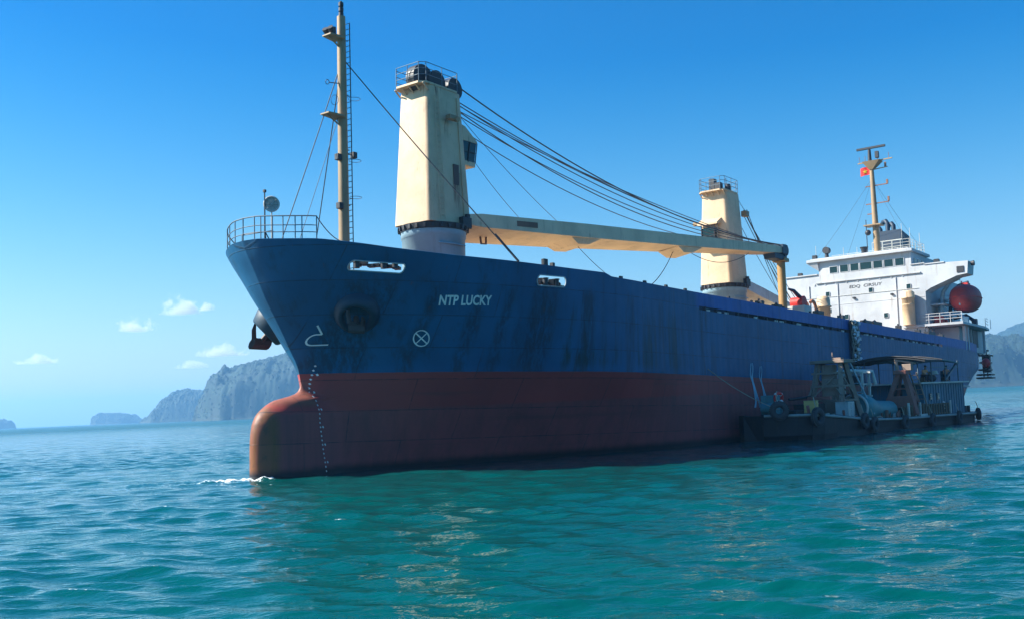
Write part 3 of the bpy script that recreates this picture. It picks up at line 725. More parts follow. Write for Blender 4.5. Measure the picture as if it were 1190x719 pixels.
    if L > 25:
        c = p0 + d * .135 + sv * (wb + (wt - wb) * .135) / 2
        MB().beam(c - u * .95 + uv * .02, c + u * .95 + uv * .02, .05, .34).build('jib_grille', RUST, house)
        c = p0 + d * .075 - sv * .2 - uv * .55
        MB().tube([c - u * .25 + uv * .1, c - u * .2 - uv * .5, c + u * .2 - uv * .5, c + u * .25 + uv * .1], .07, 6).build('jib_hook', RUST, house)
        tb = MB(); c = p1
        tb.box(tuple(c + u * .2 + uv * .05), (1.0, 1.3, .8)); tb.box(tuple(c - u * .3 - uv * .55), (2.4, 1.0, .5))
        for y in (-.4, 0, .4): tb.tube([c + u * .55 + sv * (y - .1), c + u * .55 + sv * (y + .1)], .5, 18)
        tb.build('jib_sheave', NAVY, house)
    w_ = MB(); hx2 = cx + b1[0]
    if L > 25:
        e = p1 + uv * .45
        for i, (dz, y, sg, r) in enumerate(((.62, -.75, 1.7, .045), (.62, .55, 1.2, .035), (.1, .7, .7, .03), (-.35, -.6, 1.5, .032), (-.5, .1, 1.55, .032), (-.8, -.7, 2.0, .035), (-.95, .5, 2.1, .03), (-.1, -.2, 1.1, .03))):
            w_.tube(sag((hx2 + (.3 if dz > .5 else .1), cy + y, z1 + dz), e + sv * (-y * .5) - u * (.1 * i), sg, 22), r, 5)
        w_.tube(sag((hx2 + .1, cy - .9, z1 - 1.2), p0 + d * .27 + uv * .45, .25), .022, 4)
        w_.tube(sag((hx2 + 1.2, cy - .9, z1 - 3.6), p0 + d * .17 + uv * .45, .15), .022, 4)
        w_.tube(sag(p0 + d * .30 - uv * .6, (19.0, -6.5, 10.4), .25), .022, 4)
        w_.tube(sag((18.0, -6.5, 10.5), p0 + d * .60 - uv * .7, 1.3), .028, 5)
        w_.tube(sag(p0 + d * .66 - uv * .7, p0 + d * .88 - uv * .4, .75), .026, 5)
    else:
        for i, (a, b_) in enumerate(((0, 0), (.3, .25), (-.3, .5), (.1, -.3), (.5, -.5), (-.5, .1))):
            w_.tube(sag((cx + 2.2, cy - 1.2 + a * .4, z0 + 6.5 + (.3 * (i % 2))), p1 + Vector((-i * .9, b_, .5)), .25), .032, 5)
        w_.tube(sag((cx + 1.5, cy - .9, z1 - .2), (cx + 2.3, cy - 1.3, z0 + 6.6), .1), .03, 4); w_.tube(sag((cx + 1.5, cy + .2, z1), p1 + Vector((-3, .3, .5)), .3), .03, 4)
    w_.build('luffing_wire', WIRE, house)
    return house
make_crane(8.25, 0.0, 13.75, 21.75, 'aft', (45.6, -5.0, 16.15), 3.3, 1.25, JIBC)
make_crane(45.7, 0.0, 13.75, 21.75, 'fwd', (62.5, -.3, 12.1), 1.7, 1.0, PALE)
# crutch that carries the resting jib
MB().tube([(46.3, -5.0, ZD), (46.3, -5.0, 15.3)], [.36, .34], 14).box((46.3, -5, 15.4), (.9, 1.1, .3)).build('jib_crutch', POSTTAN, ship)

# ---------------------------------------------------------------- deck gear in front of the bridge
wn_ = MB().tube([(51.6, -4.6, 12.3), (51.6, -3.6, 12.3)], .5, 20); wn_.tube([(51.6, -4.75, 12.3), (51.6, -4.6, 12.3)], .58, 20)
wn_ = wn_.build('winch_drum', RED, ship)
MB().box((51.7, -4.1, 10.6), (1.6, 1.8, 2.8)).build('winch_base', PALE, wn_)
MB().tube([(49.6, -4.2, 13.35), (50.6, -4.2, 13.3), (51.6, -4.4, 12.7), (52.6, -4.4, 11.6)], [.1, .16, .2, .14], 8).build('winch_arm', NAVY, wn_)
ag = MB()
for y in (-4.6, -3.9): ag.tube([(53.8 + .8 * cos(a), y, 11.75 + .85 * sin(a)) for a in np.linspace(pi * .7, -.2, 12)], .15, 8)
ag.build('winch_guard', ORANGE, wn_)
mv = MB().tube([(58, -4, 9.1), (58, -4, 12.35), (58, -4, 12.38), (58, -4, 12.5), (58, -4, 12.55), (58, -4, 13.1), (58, -4, 13.35), (58, -4, 13.45)], [.6, .6, .72, .72, .62, .62, .5, .2], 20)
mv.box((58, -4.66, 12.0), (.3, .1, .4)); mv.build('mushroom_ventilator', CREAM, ship)
junk = MB(); random.seed(4)
for x, z, w in ((33, 10.35, .5), (36, 10.3, .9), (44, 10.4, 1.2), (49, 10.4, .5), (55, 10.35, 1.6), (57.5, 10.4, 2.2), (64, 10.45, .4), (70, 10.4, .5), (74, 10.4, 2.4), (78, 10.35, .6)):
    junk.box((x, -8.9, z), (w, .5, .42)); junk.tube([(x - w / 2, -8.85, z), (x, -8.85, z + .35), (x + w / 2, -8.85, z)], .06, 5)
for x in (73.2, 74.3): junk.torus((x, -8.9, 10.75), (0.3, 1, 0), .38, .05, 14, 5)
junk.build('deck_fitting', DARK, ship)

# ---------------------------------------------------------------- superstructure
FX = 84.0
poly = [(10.4, 9.15), (10.4, 19.15), (-4.5, 19.1), (-10.6, 18.88), (-10.45, 17.5), (-9.3, 17.35), (-6.5, 16.3), (-5.9, 15.95), (-5.9, 9.15)]
hw = MB().loft([[(FX, y, z) for y, z in poly], [(FX + 2.5, y, z) for y, z in poly]])
hw.box((91.6, 1.0, 13.6), (12.6, 13.7, 8.9)); hw.box((92.0, 1.0, 19.4), (10.0, 10.4, 2.8))
hw.box((92.2, -7.0, 10.6), (10.8, 3.0, 2.7))
dh = hw.build('deckhouse', WHITE, ship)
wh = MB().box((87.0, .9, 19.95), (5.9, 10.8, 1.75))
wh.box((87.0, 1.4, 20.83), (7.0, 12.4, .34)); wh.box((86.9, 1.4, 21.05), (6.4, 11.6, .12))
wh.box((83.93, .6, 18.16), (.22, 12.2, .13)); wh.box((84.6, 8.6, 19.22), (1.5, 4.2, .14)); wh.box((84.6, -5.2, 19.15), (1.5, 1.6, .1)); wh.box((84.6, -7.0, 19.02), (1.4, 2.2, .12))
wh.loft([[(83.6, 7.6, 20.6), (85.4, 7.6, 20.6), (85.4, 6.3, 19.6), (84.0, 6.3, 19.6)], [(83.6, 7.7, 20.7), (85.4, 7.7, 20.7), (85.4, 6.3, 20.7), (83.6, 6.3, 20.7)]])
wheel = wh.build('wheelhouse', WHITE, dh)
for a, b in ((4.95, 4.05), (3.7, 2.75), (2.45, 1.5), (1.3, -.03), (-.25, -1.27), (-1.5, -2.5), (-2.75, -3.7)):
    yc, w = (a + b) / 2, a - b; zt = 20.03 if w > .92 else 19.95
    MB().box((84.03, yc, (19.2 + zt) / 2), (.06, w, zt - 19.2)).build('window', GLASS, dh)
    fr = MB()
    for y in (a + .03, b - .03): fr.box((84.015, y, (19.2 + zt) / 2), (.09, .06, zt - 19.1))
    fr.box((84.015, yc, 19.17), (.10, w + .12, .06)); fr.box((84.015, yc, zt + .03), (.10, w + .12, .06)); fr.build('window_frame', WHITE, dh)
for y in (-4.505,):
    for x in (85.6, 87.0, 88.4): MB().box((x, y, 19.65), (.9, .06, .75)).build('window', GLASS, dh)
for y, z in ((5.35, 16.75), (.21, 16.73), (-4.1, 16.7), (-1.39, 13.67), (3.2, 13.9), (6.8, 14.2)):
    pw = MB().box((FX - .03, y, z), (.05, .42, .50)).build('porthole', GLASS, dh)
    MB().tube([(FX - .05, y + .25 * sx_, z + .29 * sz_) for sx_, sz_ in ((-1, -.8), (-1, .8), (-.8, 1), (.8, 1), (1, .8), (1, -.8), (.8, -1), (-.8, -1))], .03, 5, closed=True).build('porthole_rim', WHITE, dh)
v, f = text_verts('EDQ  CIRSUY', 1.0, 0.12, 0.02); v[:, 0] /= v[:, 0].max(); v[:, 1] /= v[:, 1].max()
MB().add([(FX - .012, 2.72 - a * 3.85, 17.10 + b * .42) for a, b, _ in v], [tuple(reversed(q)) for q in f]).build('painted_words', BLACKLETTER, dh)
MB().box((FX - .03, -9.75, 18.02), (.09, .75, .68)).build('wing_opening', DARK, dh)
wl_ = MB().box((84.4, -7.2, 19.28), (.5, .55, .42)); wl_.box((84.4, 8.8, 19.5), (.45, .5, .36)); wl_.tube([(84.6, -10.75, 18.6), (84.6, -11.1, 18.62)], [.25, .3], 12)
wl_.build('wing_light', DARK, dh)
stn = MB()
for i in range(9): stn.box((FX - .02, 6.9 - i * 1.3, 17.98), (.10, .16, .22))
stn.build('ledge_bracket', WHITE, dh)
for y in (7.6, 4.1, -2.7): MB().tube([(FX - .06, y, 9.6), (FX - .06, y, 17.9)], .05, 6).build('drain_pipe', WHITE, dh)
for z in (12.1, 15.4): MB().tube([(FX - .01, 10.3, z), (FX - .01, -3.0 if z < 13 else -5.8, z)], .03, 5).build('weld_seam', WHITE, dh)
MB().tube([(FX - .05, 9.8, 16.4), (FX - .05, -5.2, 16.4)], .025, 5).build('hand_rail', PALE, dh)
for y in (6.3, 2.2, -2.2): MB().box((FX - .12, y, 16.0), (.22, .3, .2)).build('deck_lamp', DARK, dh)
# boat deck, pillars, railing
bd = MB().loft([[(83.5, -3.3, z), (83.5, -9.8, z), (93.5, -9.75, z), (97.5, -9.2, z), (97.5, -3.3, z)] for z in (12.0, 12.26)])
bd.build('boat_deck', WHITE, dh)
pp = MB()
for x in (86.0, 87.2): pp.box((x, -9.25, 10.6), (.35, .3, 2.75))
pp.box((95.5, -9.0, 10.6), (.3, .25, 2.75)); pp.box((89.5, -8.7, 10.9), (2.6, .2, 1.9)); pp.build('boat_deck_pillar', WHITE, dh)
op = MB()
for x in (88.6, 90.3): op.box((x, -8.82, 11.1), (.8, .06, 1.6))
op.box((93.5, -8.53, 10.9), (2.2, .06, 2.0)); op.build('doorway', DARK, dh)
br_ = MB()
for h in (.45, .8, 1.1): br_.tube([(83.6, -5.0, 12.26 + h), (83.6, -9.7, 12.26 + h)], .035, 5); 
for h in (.45, .8, 1.1): br_.tube([(95.0, -9.5, 12.26 + h), (97.4, -9.1, 12.26 + h)], .03, 5)
for y in (-5.0, -6.2, -7.4, -8.5, -9.7): br_.tube([(83.6, y, 12.2), (83.6, y, 13.36)], .045, 5)
for x in (95, 97.4): br_.tube([(x, -9.4, 12.2), (x, -9.4, 13.36)], .035, 5)
br_.build('boat_deck_railing', WHITE, dh)
inner = MB().box((87.2, -6.6, 14.55), (3.2, 1.5, .14)); inner.box((88.0, -6.0, 13.7), (1.0, .3, 2.4)); inner.box((90.5, -6.1, 15.4), (3.0, .5, .15)); inner.build('side_platform', WHITE, dh)
for h in (.5, 1.0): MB().tube([(85.7, -7.3, 14.62 + h), (88.7, -7.3, 14.62 + h)], .03, 5).build('platform_rail', WHITE, dh)
ch = MB().box((86.2, -6.6, 12.75), (.8, .9, .9)); ch.box((87.6, -6.8, 12.6), (.6, .6, .6)); ch.build('boat_deck_locker', RED, dh)
ve = MB().tube([(83.2, -4.17, 12.26), (83.2, -4.17, 15.2), (83.2, -4.17, 15.22), (83.2, -4.17, 15.36), (83.2, -4.17, 15.38), (83.2, -4.17, 15.9), (83.2, -4.17, 16.1)], [.68, .68, .76, .76, .72, .72, .5], 24)
ve.tube([(83.2, -4.17, 14.5), (83.2, -4.17, 14.6)], .71, 24); ve.build('ventilator', CREAM, dh)
MB().box((83.9, -3.25, 14.1), (.16, .3, 3.7)).build('cable_trunk', WHITE, dh)
# davits
for x in (86.9, 90.6):
    dv_ = MB().tube([(x, -6.6, 12.2), (x, -6.7, 14.2), (x, -7.0, 16.0), (x, -7.8, 17.0), (x, -8.9, 17.35)], [.2, .22, .24, .2, .14], 8)
    dv_.tube([(x, -9.3, 12.2), (x, -9.1, 12.9), (x, -8.4, 13.5), (x, -7.0, 13.2)], [.24, .22, .2, .18], 8); dv_.box((x, -9.3, 12.6), (.6, .5, .8))
    dv_.tube([(x, -8.9, 17.3), (x, -8.95, 16.4)], .03, 4); dv_.beam((x, -6.8, 14.9), (x, -7.6, 13.3), .1, .1)
    dv_.build('davit', NAVY if x > 89 else GREYBLUE, dh)
# monkey island clutter
ML = [((85.0, 5.5), 1.5), ((84.6, 3.4), 1.2), ((84.4, 1.7), 1.0), ((88.6, -3.2), 3.2), ((88.2, -2.4), 3.8), ((89.6, -4.0), 2.6), ((85.2, 7.0), 1.9)]
an_ = MB()
for (x, y), h in ML: an_.tube([(x, y, 21.0), (x, y, 21.0 + h)], .028, 5)
an_.build('whip_antenna', PALE, dh)
mr = MB(); cs = [(84.2, -1.4), (84.2, -4.4), (89.8, -4.4), (89.8, 6.8), (84.2, 6.8), (84.2, 5.8)]
for h in (.4, .75, 1.1):
    mr.tube([(x, y, 21.1 + h) for x, y in cs[:4]], .025, 5)
for i in range(3):
    a, b = Vector((*cs[i], 21.1)), Vector((*cs[i + 1], 21.1)); k = max(2, int((b - a).length / 1.0))
    for j in range(k): p = a.lerp(b, j / k); mr.tube([p, p + Vector((0, 0, 1.1))], .028, 5)
mr.build('roof_railing', PALE, dh)
sl2 = MB().tube([(84.6, 5.45, 21.05), (84.6, 5.45, 21.8)], [.28, .2], 10); sl2.tube([(84.3, 5.45, 22.1), (84.9, 5.45, 22.1)], .42, 16)
sl2.box((84.5, 6.9, 21.3), (.5, .5, .7)); sl2.tube([(84.5, .9, 21.05), (84.5, .9, 21.6), (84.5, .9, 21.9)], [.3, .34, .5], 12); sl2.build('roof_searchlight', DARK, dh)
# radar mast
rm = MB().tube([(87, .15, 21.0), (87, .22, 25), (87, .3, 32.3)], [.42, .36, .24], 10).build('radar_mast', TAN, ship)
pt = MB().loft([[(86.2, -.6, 24.7), (87.8, -.6, 24.7), (87.8, 1.4, 24.7), (86.2, 1.4, 24.7)], [(86.2, -.6, 24.82), (87.8, -.6, 24.82), (87.8, 1.4, 24.82), (86.2, 1.4, 24.82)]])
pt.loft([[(86.7, .1, 31.5), (87.3, .1, 31.5), (87.3, .5, 31.5), (86.7, .5, 31.5)], [(86.3, -.9, 32.5), (87.7, -.9, 32.5), (87.7, 1.2, 32.5), (86.3, 1.2, 32.5)]])
pt.beam((87, -2.2, 32.55), (87, 1.9, 32.5), .14, .12); pt.beam((87, -1.6, 31.6), (87, .2, 31.5), .1, .1)
pt.build('mast_top_platform', TAN, rm)
yd = MB()
for z, a, b in ((29.55, 1.15, -1.45), (27.4, 1.2, -1.55), (26.2, 1.1, 0.2)): yd.beam((87, a, z), (87, b, z), .11, .11)
for y, z in ((-1.5, 27.75), (-1.45, 29.8), (-1.35, 31.9)): yd.box((87, y, z), (.2, .2, .55))
for y in (-1.8, -.5, 1.0, 1.7): yd.tube([(87, y, 32.5), (87, y, 33.3)], .03, 4)
yd.build('yard', RUST, rm)
rs = MB().tube([(87, .45, 32.5), (87, .45, 34.0)], [.25, .18], 8); rs.box((87, .25, 34.2), (.28, 3.4, .26)); rs.box((86.8, -.5, 33.2), (.4, .4, .8)); rs.build('radar_scanner', DARK, rm)
hb_ = MB().ball((86.5, 1.0, 23.9), .35, 12, 8); hb_.tube([(86.6, 1.2, 21), (86.6, 1.2, 25.5)], .05, 5); hb_.build('horn_ball', DARK, rm)
sy = MB()
for e in ((85, 7, 21.2), (85, -4.3, 21.2), (90, -4.3, 21.3), (92, 6, 21.3)): sy.tube(sag((87, .3, 30.5), e, .2), .014, 4)
sy.build('mast_stay', WIRE, rm)
# funnel
fn = MB().loft([[(90.6, -1.55, 20.5), (94.6, -1.55, 20.5), (94.6, 1.55, 20.5), (90.6, 1.55, 20.5)], [(90.8, -1.5, 24.6), (94.4, -1.5, 24.1), (94.4, 1.5, 24.1), (90.8, 1.5, 24.6)]])
fu = fn.build('funnel', NAVY, ship)
pf_ = MB()
for y, h in ((1.1, 24.9), (.2, 25.6), (-.5, 25.2)): pf_.tube([(91.4, y, 24), (91.4, y, h), (91.5, y + .25, h + .35), (91.7, y + .6, h + .3), (91.8, y + .75, h)], .28, 8)
pf_.build('exhaust_pipe', NAVY, fu)
fr_ = MB()
for h in (21.6, 22.4, 23.2): fr_.tube([(89.9, 1.7, h), (89.9, -1.9, h)], .04, 5)
for y in (1.7, .5, -.7, -1.9): fr_.tube([(89.9, y, 21), (89.9, y, 23.2)], .04, 5)
fr_.build('funnel_rail', PALE, fu)
# stern platform and rack
sp_ = MB().beam((99.2, -7.0, 9.95), (103.6, -7.5, 9.98), .18, .22); sp_.box((100.3, -6.4, 9.8), (1.2, 1.2, .2)); sp_ = sp_.build('stern_boom', DARK, ship)
rk = MB()
for z, w in ((9.3, 1.3), (8.4, 1.0), (7.5, 1.2), (6.9, 1.7), (6.5, 1.8)): rk.box((101.6 + (.4 if z > 8 else 0), -7.5, z), (2.0 if z < 7.2 else 2.2, w, .18))
for x in (100.7, 102.6): rk.beam((x, -7.5, 10.0), (x, -7.5, 6.5), .12, .12)
rk.box((102.4, -7.5, 8.3), (.6, .9, 2.2)); rk.build('stern_rack', DARK, sp_)
MB().ball((100.4, -7.9, 8.3), (.62, .5, .6)).build('red_buoy', RED, sp_)
ps = MB().box((95.4, -8.2, 10.6), (.25, .3, 2.8)); ps.box((98.2, -7.6, 10.6), (.25, .3, 2.8)); ps.build('poop_pillar', DARK, ship)

# ---------------------------------------------------------------- things carried by the ship
lb = tag(empty('lifeboat', on_ship(88.7, -8.95, 15.2)), 'dark red enclosed lifeboat hanging in davits below the bridge wing', 'lifeboat')
rings = []
for i in range(19):
    t = -1 + 2 * i / 18; k = max(1 - abs(t) ** 2.3, .002) ** .5
    rings.append([(t * 3.1, 1.55 * k * math.copysign(abs(cos(a)) ** .85, cos(a)), (1.6 if sin(a) < 0 else 1.6) * (k if sin(a) < 0 else k ** 1.1) * math.copysign(abs(sin(a)) ** .9, sin(a))) for a in np.linspace(0, 2 * pi, 29)[:-1]])
lbh = MB().loft(rings, smooth=True)
lbh.build('hull', BOATRED, lb)
lc = MB().box((.2, 0, 1.62), (1.1, .8, .34)); lc.tube([(-1.3, 0, 1.35), (-1.3, 0, 1.9)], .06, 6); lc.tube([(1.6, 0, 1.2), (1.6, 0, 1.75)], .06, 6); lc.build('hatch', BOATRED, lb)
MB().tube([(3.1 * cos(a) * .97, 1.6 * sin(a), .02) for a in np.linspace(0, 2 * pi, 33)[:-1]], .06, 6, closed=True).build('rubbing_strake', RED, lb)
MB().tube([(-2.1, -.75, .82), (-2.4, 0, .8), (-2.1, .75, .82)], .05, 6).build('grab_rail', PALE, lb)
MB().tube([(-2.7, 0, -.95), (-2.7, 0, -.45)], .1, 8).build('release_hook', PALE, lb)
fl = tag(empty('flag', on_ship(87, .5, 31.0)), 'red flag with a yellow star flying from the radar mast', 'flag')
fm = MB(); NXF = 14
fv = [(.07 * sin(i / NXF * 7), .0 + 1.15 * i / NXF, 1.0 * j / 6 - .12 * (i / NXF) ** 1.5) for j in range(7) for i in range(NXF + 1)]
fm.add(fv, [(j * (NXF + 1) + i, j * (NXF + 1) + i + 1, (j + 1) * (NXF + 1) + i + 1, (j + 1) * (NXF + 1) + i) for j in range(6) for i in range(NXF)], True).build('flag_cloth', FLAGRED, fl)
star = MB(); sp2 = []
for i in range(10):
    r = .30 if i % 2 == 0 else .125; a = pi / 2 + i * pi / 5; sp2.append((r * cos(a), r * sin(a)))
for off in (-.03, .03):
    c = [(.07 * sin((.57 + q[0]) / 1.15 * 7) + off, .57 + q[0], .46 + q[1] - .12 * ((.57 + q[0]) / 1.15) ** 1.5) for q in sp2] + [(.07 * sin(.57 / 1.15 * 7) + off, .57, .42)]
    star.add(c, [(i, (i + 1) % 10, 10) for i in range(10)])
star.build('flag_star', YELLOW, fl)
MB().tube([(0, 0, -.1), (0, .02, 1.5)], .015, 4).build('halyard', ROPE, fl)
net = tag(empty('cargo_net', on_ship(49.6, -9.62, 10.25)), 'pale frayed rope net hanging down the blue ship side above the barge', 'net')
nm = MB(); random.seed(9)
for i in range(6):
    x = -.75 + i * .3
    nm.tube([(x + random.uniform(-.07, .07), -.12 - random.uniform(0, .22), -.1 - k * .42) for k in range(14)], .04, 5)
for k in range(17):
    z = -.2 - k * .32
    nm.tube([(-.8 + j * .32 + random.uniform(-.04, .04), -.16 - random.uniform(0, .2), z + random.uniform(-.1, .1)) for j in range(6)], .045, 5)
nm.build('net_mesh', ROPE, net)
kn = MB()
for i in range(46): kn.ball((random.uniform(-.75, .75), -.34, random.uniform(-5.4, -.1)), (random.uniform(.08, .22), .1, random.uniform(.06, .2)), 7, 5)
kn.build('tied_bundles', paint('pale_bundle', (.72, .72, .74), (.1, .1, .1), .5, 4, .9, False), net)
tp = MB(); tp.loft([[(-.75, .0, -.1), (.8, .0, -.1), (.8, -.06, -.1), (-.75, -.06, -.1)], [(-.6, 0, -5.4), (.7, 0, -5.4), (.7, -.06, -5.4), (-.6, -.06, -5.4)]]); tp.build('backing_cloth', DARKTARP, net)

# ---------------------------------------------------------------- work barge alongside
BA = radians(41.8)
BX = Vector((sin(BA), cos(BA), 0)); BY = Vector((-cos(BA), sin(BA), 0))
BO = Vector((18.97, 65.5, 0))
BARGEM = Matrix(((BX.x, BY.x, 0, BO.x), (BX.y, BY.y, 0, BO.y), (0, 0, 1, 0), (0, 0, 0, 1)))
def on_barge(x, y, z, rz=0.0): return BARGEM @ Matrix.Translation((x, y, z)) @ Matrix.Rotation(rz, 4, 'Z')
barge = tag(empty('work_barge', BARGEM), 'grimy dark work barge with blue cabin moored against the ship side', 'barge')
def gun(x): return float(np.interp(x, [-3, 0, 3, 5.5, 9, 13, 31], [1.78, 1.72, 1.5, 1.3, 1.08, .95, .82]))
def plan(x):  # near edge y, far edge y
    return (float(np.interp(x, [-1.5, -1.3, -.8, 0, 1.2, 29, 30.6, 31.2], [2.9, 2.0, .9, .25, .0, 0, .25, .9])), float(np.interp(x, [-1.5, -1.0, 1, 29, 31.2], [4.3, 4.9, 5.0, 5, 4.3])))
xs = [-1.5, -1.42, -1.3, -1.0, -.8, -.4, 0, .6, 1.2, 3, 5, 7, 9, 11, 14, 18, 22, 26, 29, 30, 30.6, 31.2]
rings = []
for x in xs:
    a, b = plan(x); g = gun(x); q = .25 if x < 2 else .08
    rings.append([(x + (.5 if x < 0 else 0), a + q, -.8), (x, a + .02, .35), (x, a - .05, g - .22), (x, a - .05, g), (x, a + .1, g), (x, a + .14, g - .1), (x, b - .1, g - .1), (x, b, g - .05), (x, b, -.8)])
bh_ = MB().loft(rings); bh_ = bh_.build('hull', BARGEHULL, barge)
random.seed(31)
for i in range(48):
    x = random.uniform(.2, 17.5); y = random.uniform(.35, 1.1) if random.random() < .55 else random.uniform(2.4, 4.2); s_ = random.uniform(.12, .4)
    dc = MB()
    if i % 3 == 0: dc.tube([(x, y, gun(x) - .12), (x + random.uniform(-.2, .2), y, gun(x) + s_ * 1.6)], s_ * .35, 8)
    elif i % 3 == 1: dc.box((x, y, gun(x) + s_ * .4 - .1), (s_ * 1.5, s_, s_ * 1.2), rz=random.uniform(0, 3))
    else: dc.torus((x, y, gun(x) + .02), (0, .2, 1), s_ * .9, .06, 14, 5)
    dc.build(('deck_pipe', 'deck_box', 'rope_coil')[i % 3], (RUST, PALE, ROPE)[i % 3] if i % 4 else RUSTRED, barge)
rb = MB(); pts = [(x, plan(x)[0] - .1, gun(x) - .12) for x in xs]; rb.tube(pts, .10, 6); rb.build('rubbing_band', paint('rubbing_band_paint', (.27, .30, .28), (.08, .06, .05), .6, 2), barge)
# cabin
cab = MB().loft([[(19.3, .3, z), (28.4, .3, z), (29.0, 1.2, z), (29.0, 4.6, z), (19.3, 4.6, z)] for z in (.8, 3.32)]).build('cabin', BARGEBLUE, barge)
ribs = MB()
for i in range(16): ribs.box((19.7 + i * .57, .28, 2.05), (.05, .05, 2.4))
for i in range(7): ribs.box((19.28, .7 + i * .6, 2.05), (.05, .05, 2.4))
ribs.build('cabin_stiffener', BARGEBLUE, cab)
ro = MB().loft([[(18.4, .05, z), (28.9, -.05, z), (29.6, 1.1, z), (29.6, 4.8, z), (18.4, 4.8, z)] for z in (3.33, 3.44)]); ro.beam((28.0, 1.0, 3.15), (31.0, .7, 2.95), .2, .1); ro.build('cabin_roof', PALE, cab)
v, f = text_verts('B', 1.0); v[:, 0] /= v[:, 0].max(); v[:, 1] /= v[:, 1].max()
MB().add([(23.15 + a * .6, .24, 1.25 + b * .62) for a, b, _ in v], f).build('painted_letter', LETTER, cab)
for x in (20.6, 22.2): MB().box((x, .22, 2.3), (.5, .06, .5)).build('window', GLASS, cab)
MB().box((19.25, 2.4, 2.1), (.06, .9, 2.0)).build('doorway', DARK, cab)
# awning over the cabin roof
aw = MB()
def arch(x, yc, w, z, h): return [(x, yc - w + 2 * w * i / 8, z + h * (1 - ((i - 4) / 4) ** 2)) for i in range(9)]
aw1 = MB(); r_ = [arch(x, 2.3, 2.9, 5.1, .38) for x in (17.6, 19.5, 21.2)]
aw1.loft([r + [(p[0], p[1], p[2] - .12) for p in reversed(r)] for r in r_]); aw1 = aw1.build('front_awning', DARKTARP, barge)
fr = MB()
for x in (17.6, 21.2): fr.tube([(p[0], p[1], p[2] + .05) for p in arch(x, 2.3, 2.95, 5.1, .38)], .06, 6)
fr.tube([(17.6, -.6, 5.1), (21.2, -.6, 5.1)], .05, 5); fr.tube([(17.6, 5.2, 5.1), (21.2, 5.2, 5.1)], .05, 5); fr.tube([(17.6, 2.3, 5.52), (21.2, 2.3, 5.52)], .04, 5); fr.build('awning_hoop', DARK, aw1)
aw2 = MB(); r_ = [arch(x, 2.3, 2.2, z, .3) for x, z in ((20.6, 5.15), (23, 5.25), (25, 5.15), (27.2, 4.95))]
aw2.loft([r + [(p[0], p[1], p[2] - .1) for p in reversed(r)] for r in r_]); aw2.beam((20.6, .1, 4.6), (26.8, .1, 4.6), .06, .05); aw2 = aw2.build('rear_awning', TARP, barge)
ap = MB()
for x in (18.2, 21.0, 24.0, 27.0):
    for y in (.2, 4.4): ap.tube([(x, y, 3.3), (x, y, 5.15)], .05, 6)
ap.beam((24.3, .3, 3.6), (27.0, .3, 4.9), .14, .14); ap.build('awning_post', RAILM, aw2)
TOWER = paint('tower_grey_rust', (0.30, 0.22, 0.17), (0.12, 0.06, 0.04), 0.8, 2, 0.8)
# A frame with red brown legs
def frame_leg(mb, a, b, w=.28): mb.beam(a, b, w, w)
A1 = MB(); ax_ = 16.7
for y0, y1 in ((2.5, 1.15), (-.02, .75)): frame_leg(A1, (ax_, y0, 1.0), (ax_ + .2, y1, 4.25), .34)
for y0, y1 in ((2.4, 1.1), (.3, .8)): frame_leg(A1, (ax_ + 2.2, y0, 1.0), (ax_ + .5, y1, 4.2), .2)
A1.box((ax_ + .2, .95, 4.25), (.9, .95, .32)); A1.beam((ax_, 2.3, 1.9), (ax_, .15, 1.9), .2, .3); A1.box((ax_ + .6, 1.1, 2.0), (1.3, 1.5, .9))
A1.beam((ax_ + .1, 1.9, 3.0), (ax_ + .1, .5, 3.0), .1, .1); A1 = A1.build('a_frame', RUSTRED, barge)
ah = MB().box((ax_ + .5, .6, 4.62), (.5, .7, .5)); ah.tube([(ax_ + .1, 1.2, 4.3), (ax_ + .1, 1.3, 5.1)], .14, 8); ah.beam((ax_ + 1.2, .2, 4.9), (ax_ + .1, 1.4, 5.2), .12, .12); ah.build('a_frame_sheave', TOWER, A1)
lad = MB()
for dy in (-.25, .25): lad.beam((19.0, .2 + dy, 1.6), (18.0, .5 + dy, 4.2), .07, .1)
for i in range(7): t = (i + .5) / 7; lad.beam((19.0 - t, .2 - .25 + .3 * t, 1.6 + 2.6 * t), (19.0 - t, .2 + .25 + .3 * t, 1.6 + 2.6 * t), .06, .05)
lad.build('ladder', TOWER, A1)
# hoist tower over the foredeck
T = MB()
for x0, y0, x1, y1 in ((5.9, 3.3, 6.9, 2.9), (8.4, 3.3, 7.7, 2.9), (5.9, .9, 6.9, 1.3), (8.4, .7, 7.7, 1.3)): T.beam((x0, y0, 1.3), (x1, y1, 5.0), .3, .3)
for z, k in ((2.4, .75), (3.4, .5), (4.3, .25)):
    for y in (2.1 + 1.2 * k + .35, 2.1 - 1.2 * k - .4): T.beam((7.2 - 1.1 * k - .3, y, z), (7.2 + 1.1 * k + .3, y, z), .12, .14)
    for x in (7.2 - 1.1 * k - .3,): T.beam((x, .9, z), (x, 3.3, z), .12, .14)
T.box((7.1, 2.0, 2.6), (.9, 1.2, 2.6)); T.box((7.1, 2.2, 4.3), (.6, .8, 1.2)); 
random.seed(12)
for i in range(10):
    a_ = random.choice(((5.9, 3.3), (8.4, 3.3), (5.9, .9), (8.4, .8))); b_ = random.choice(((6.9, 2.9), (7.7, 2.9), (6.9, 1.3), (7.7, 1.3))); T.beam((a_[0], a_[1], random.uniform(1.4, 2.8)), (b_[0], b_[1], random.uniform(3.2, 4.8)), .09, .09)
T = T.build('hoist_tower', TOWER, barge)
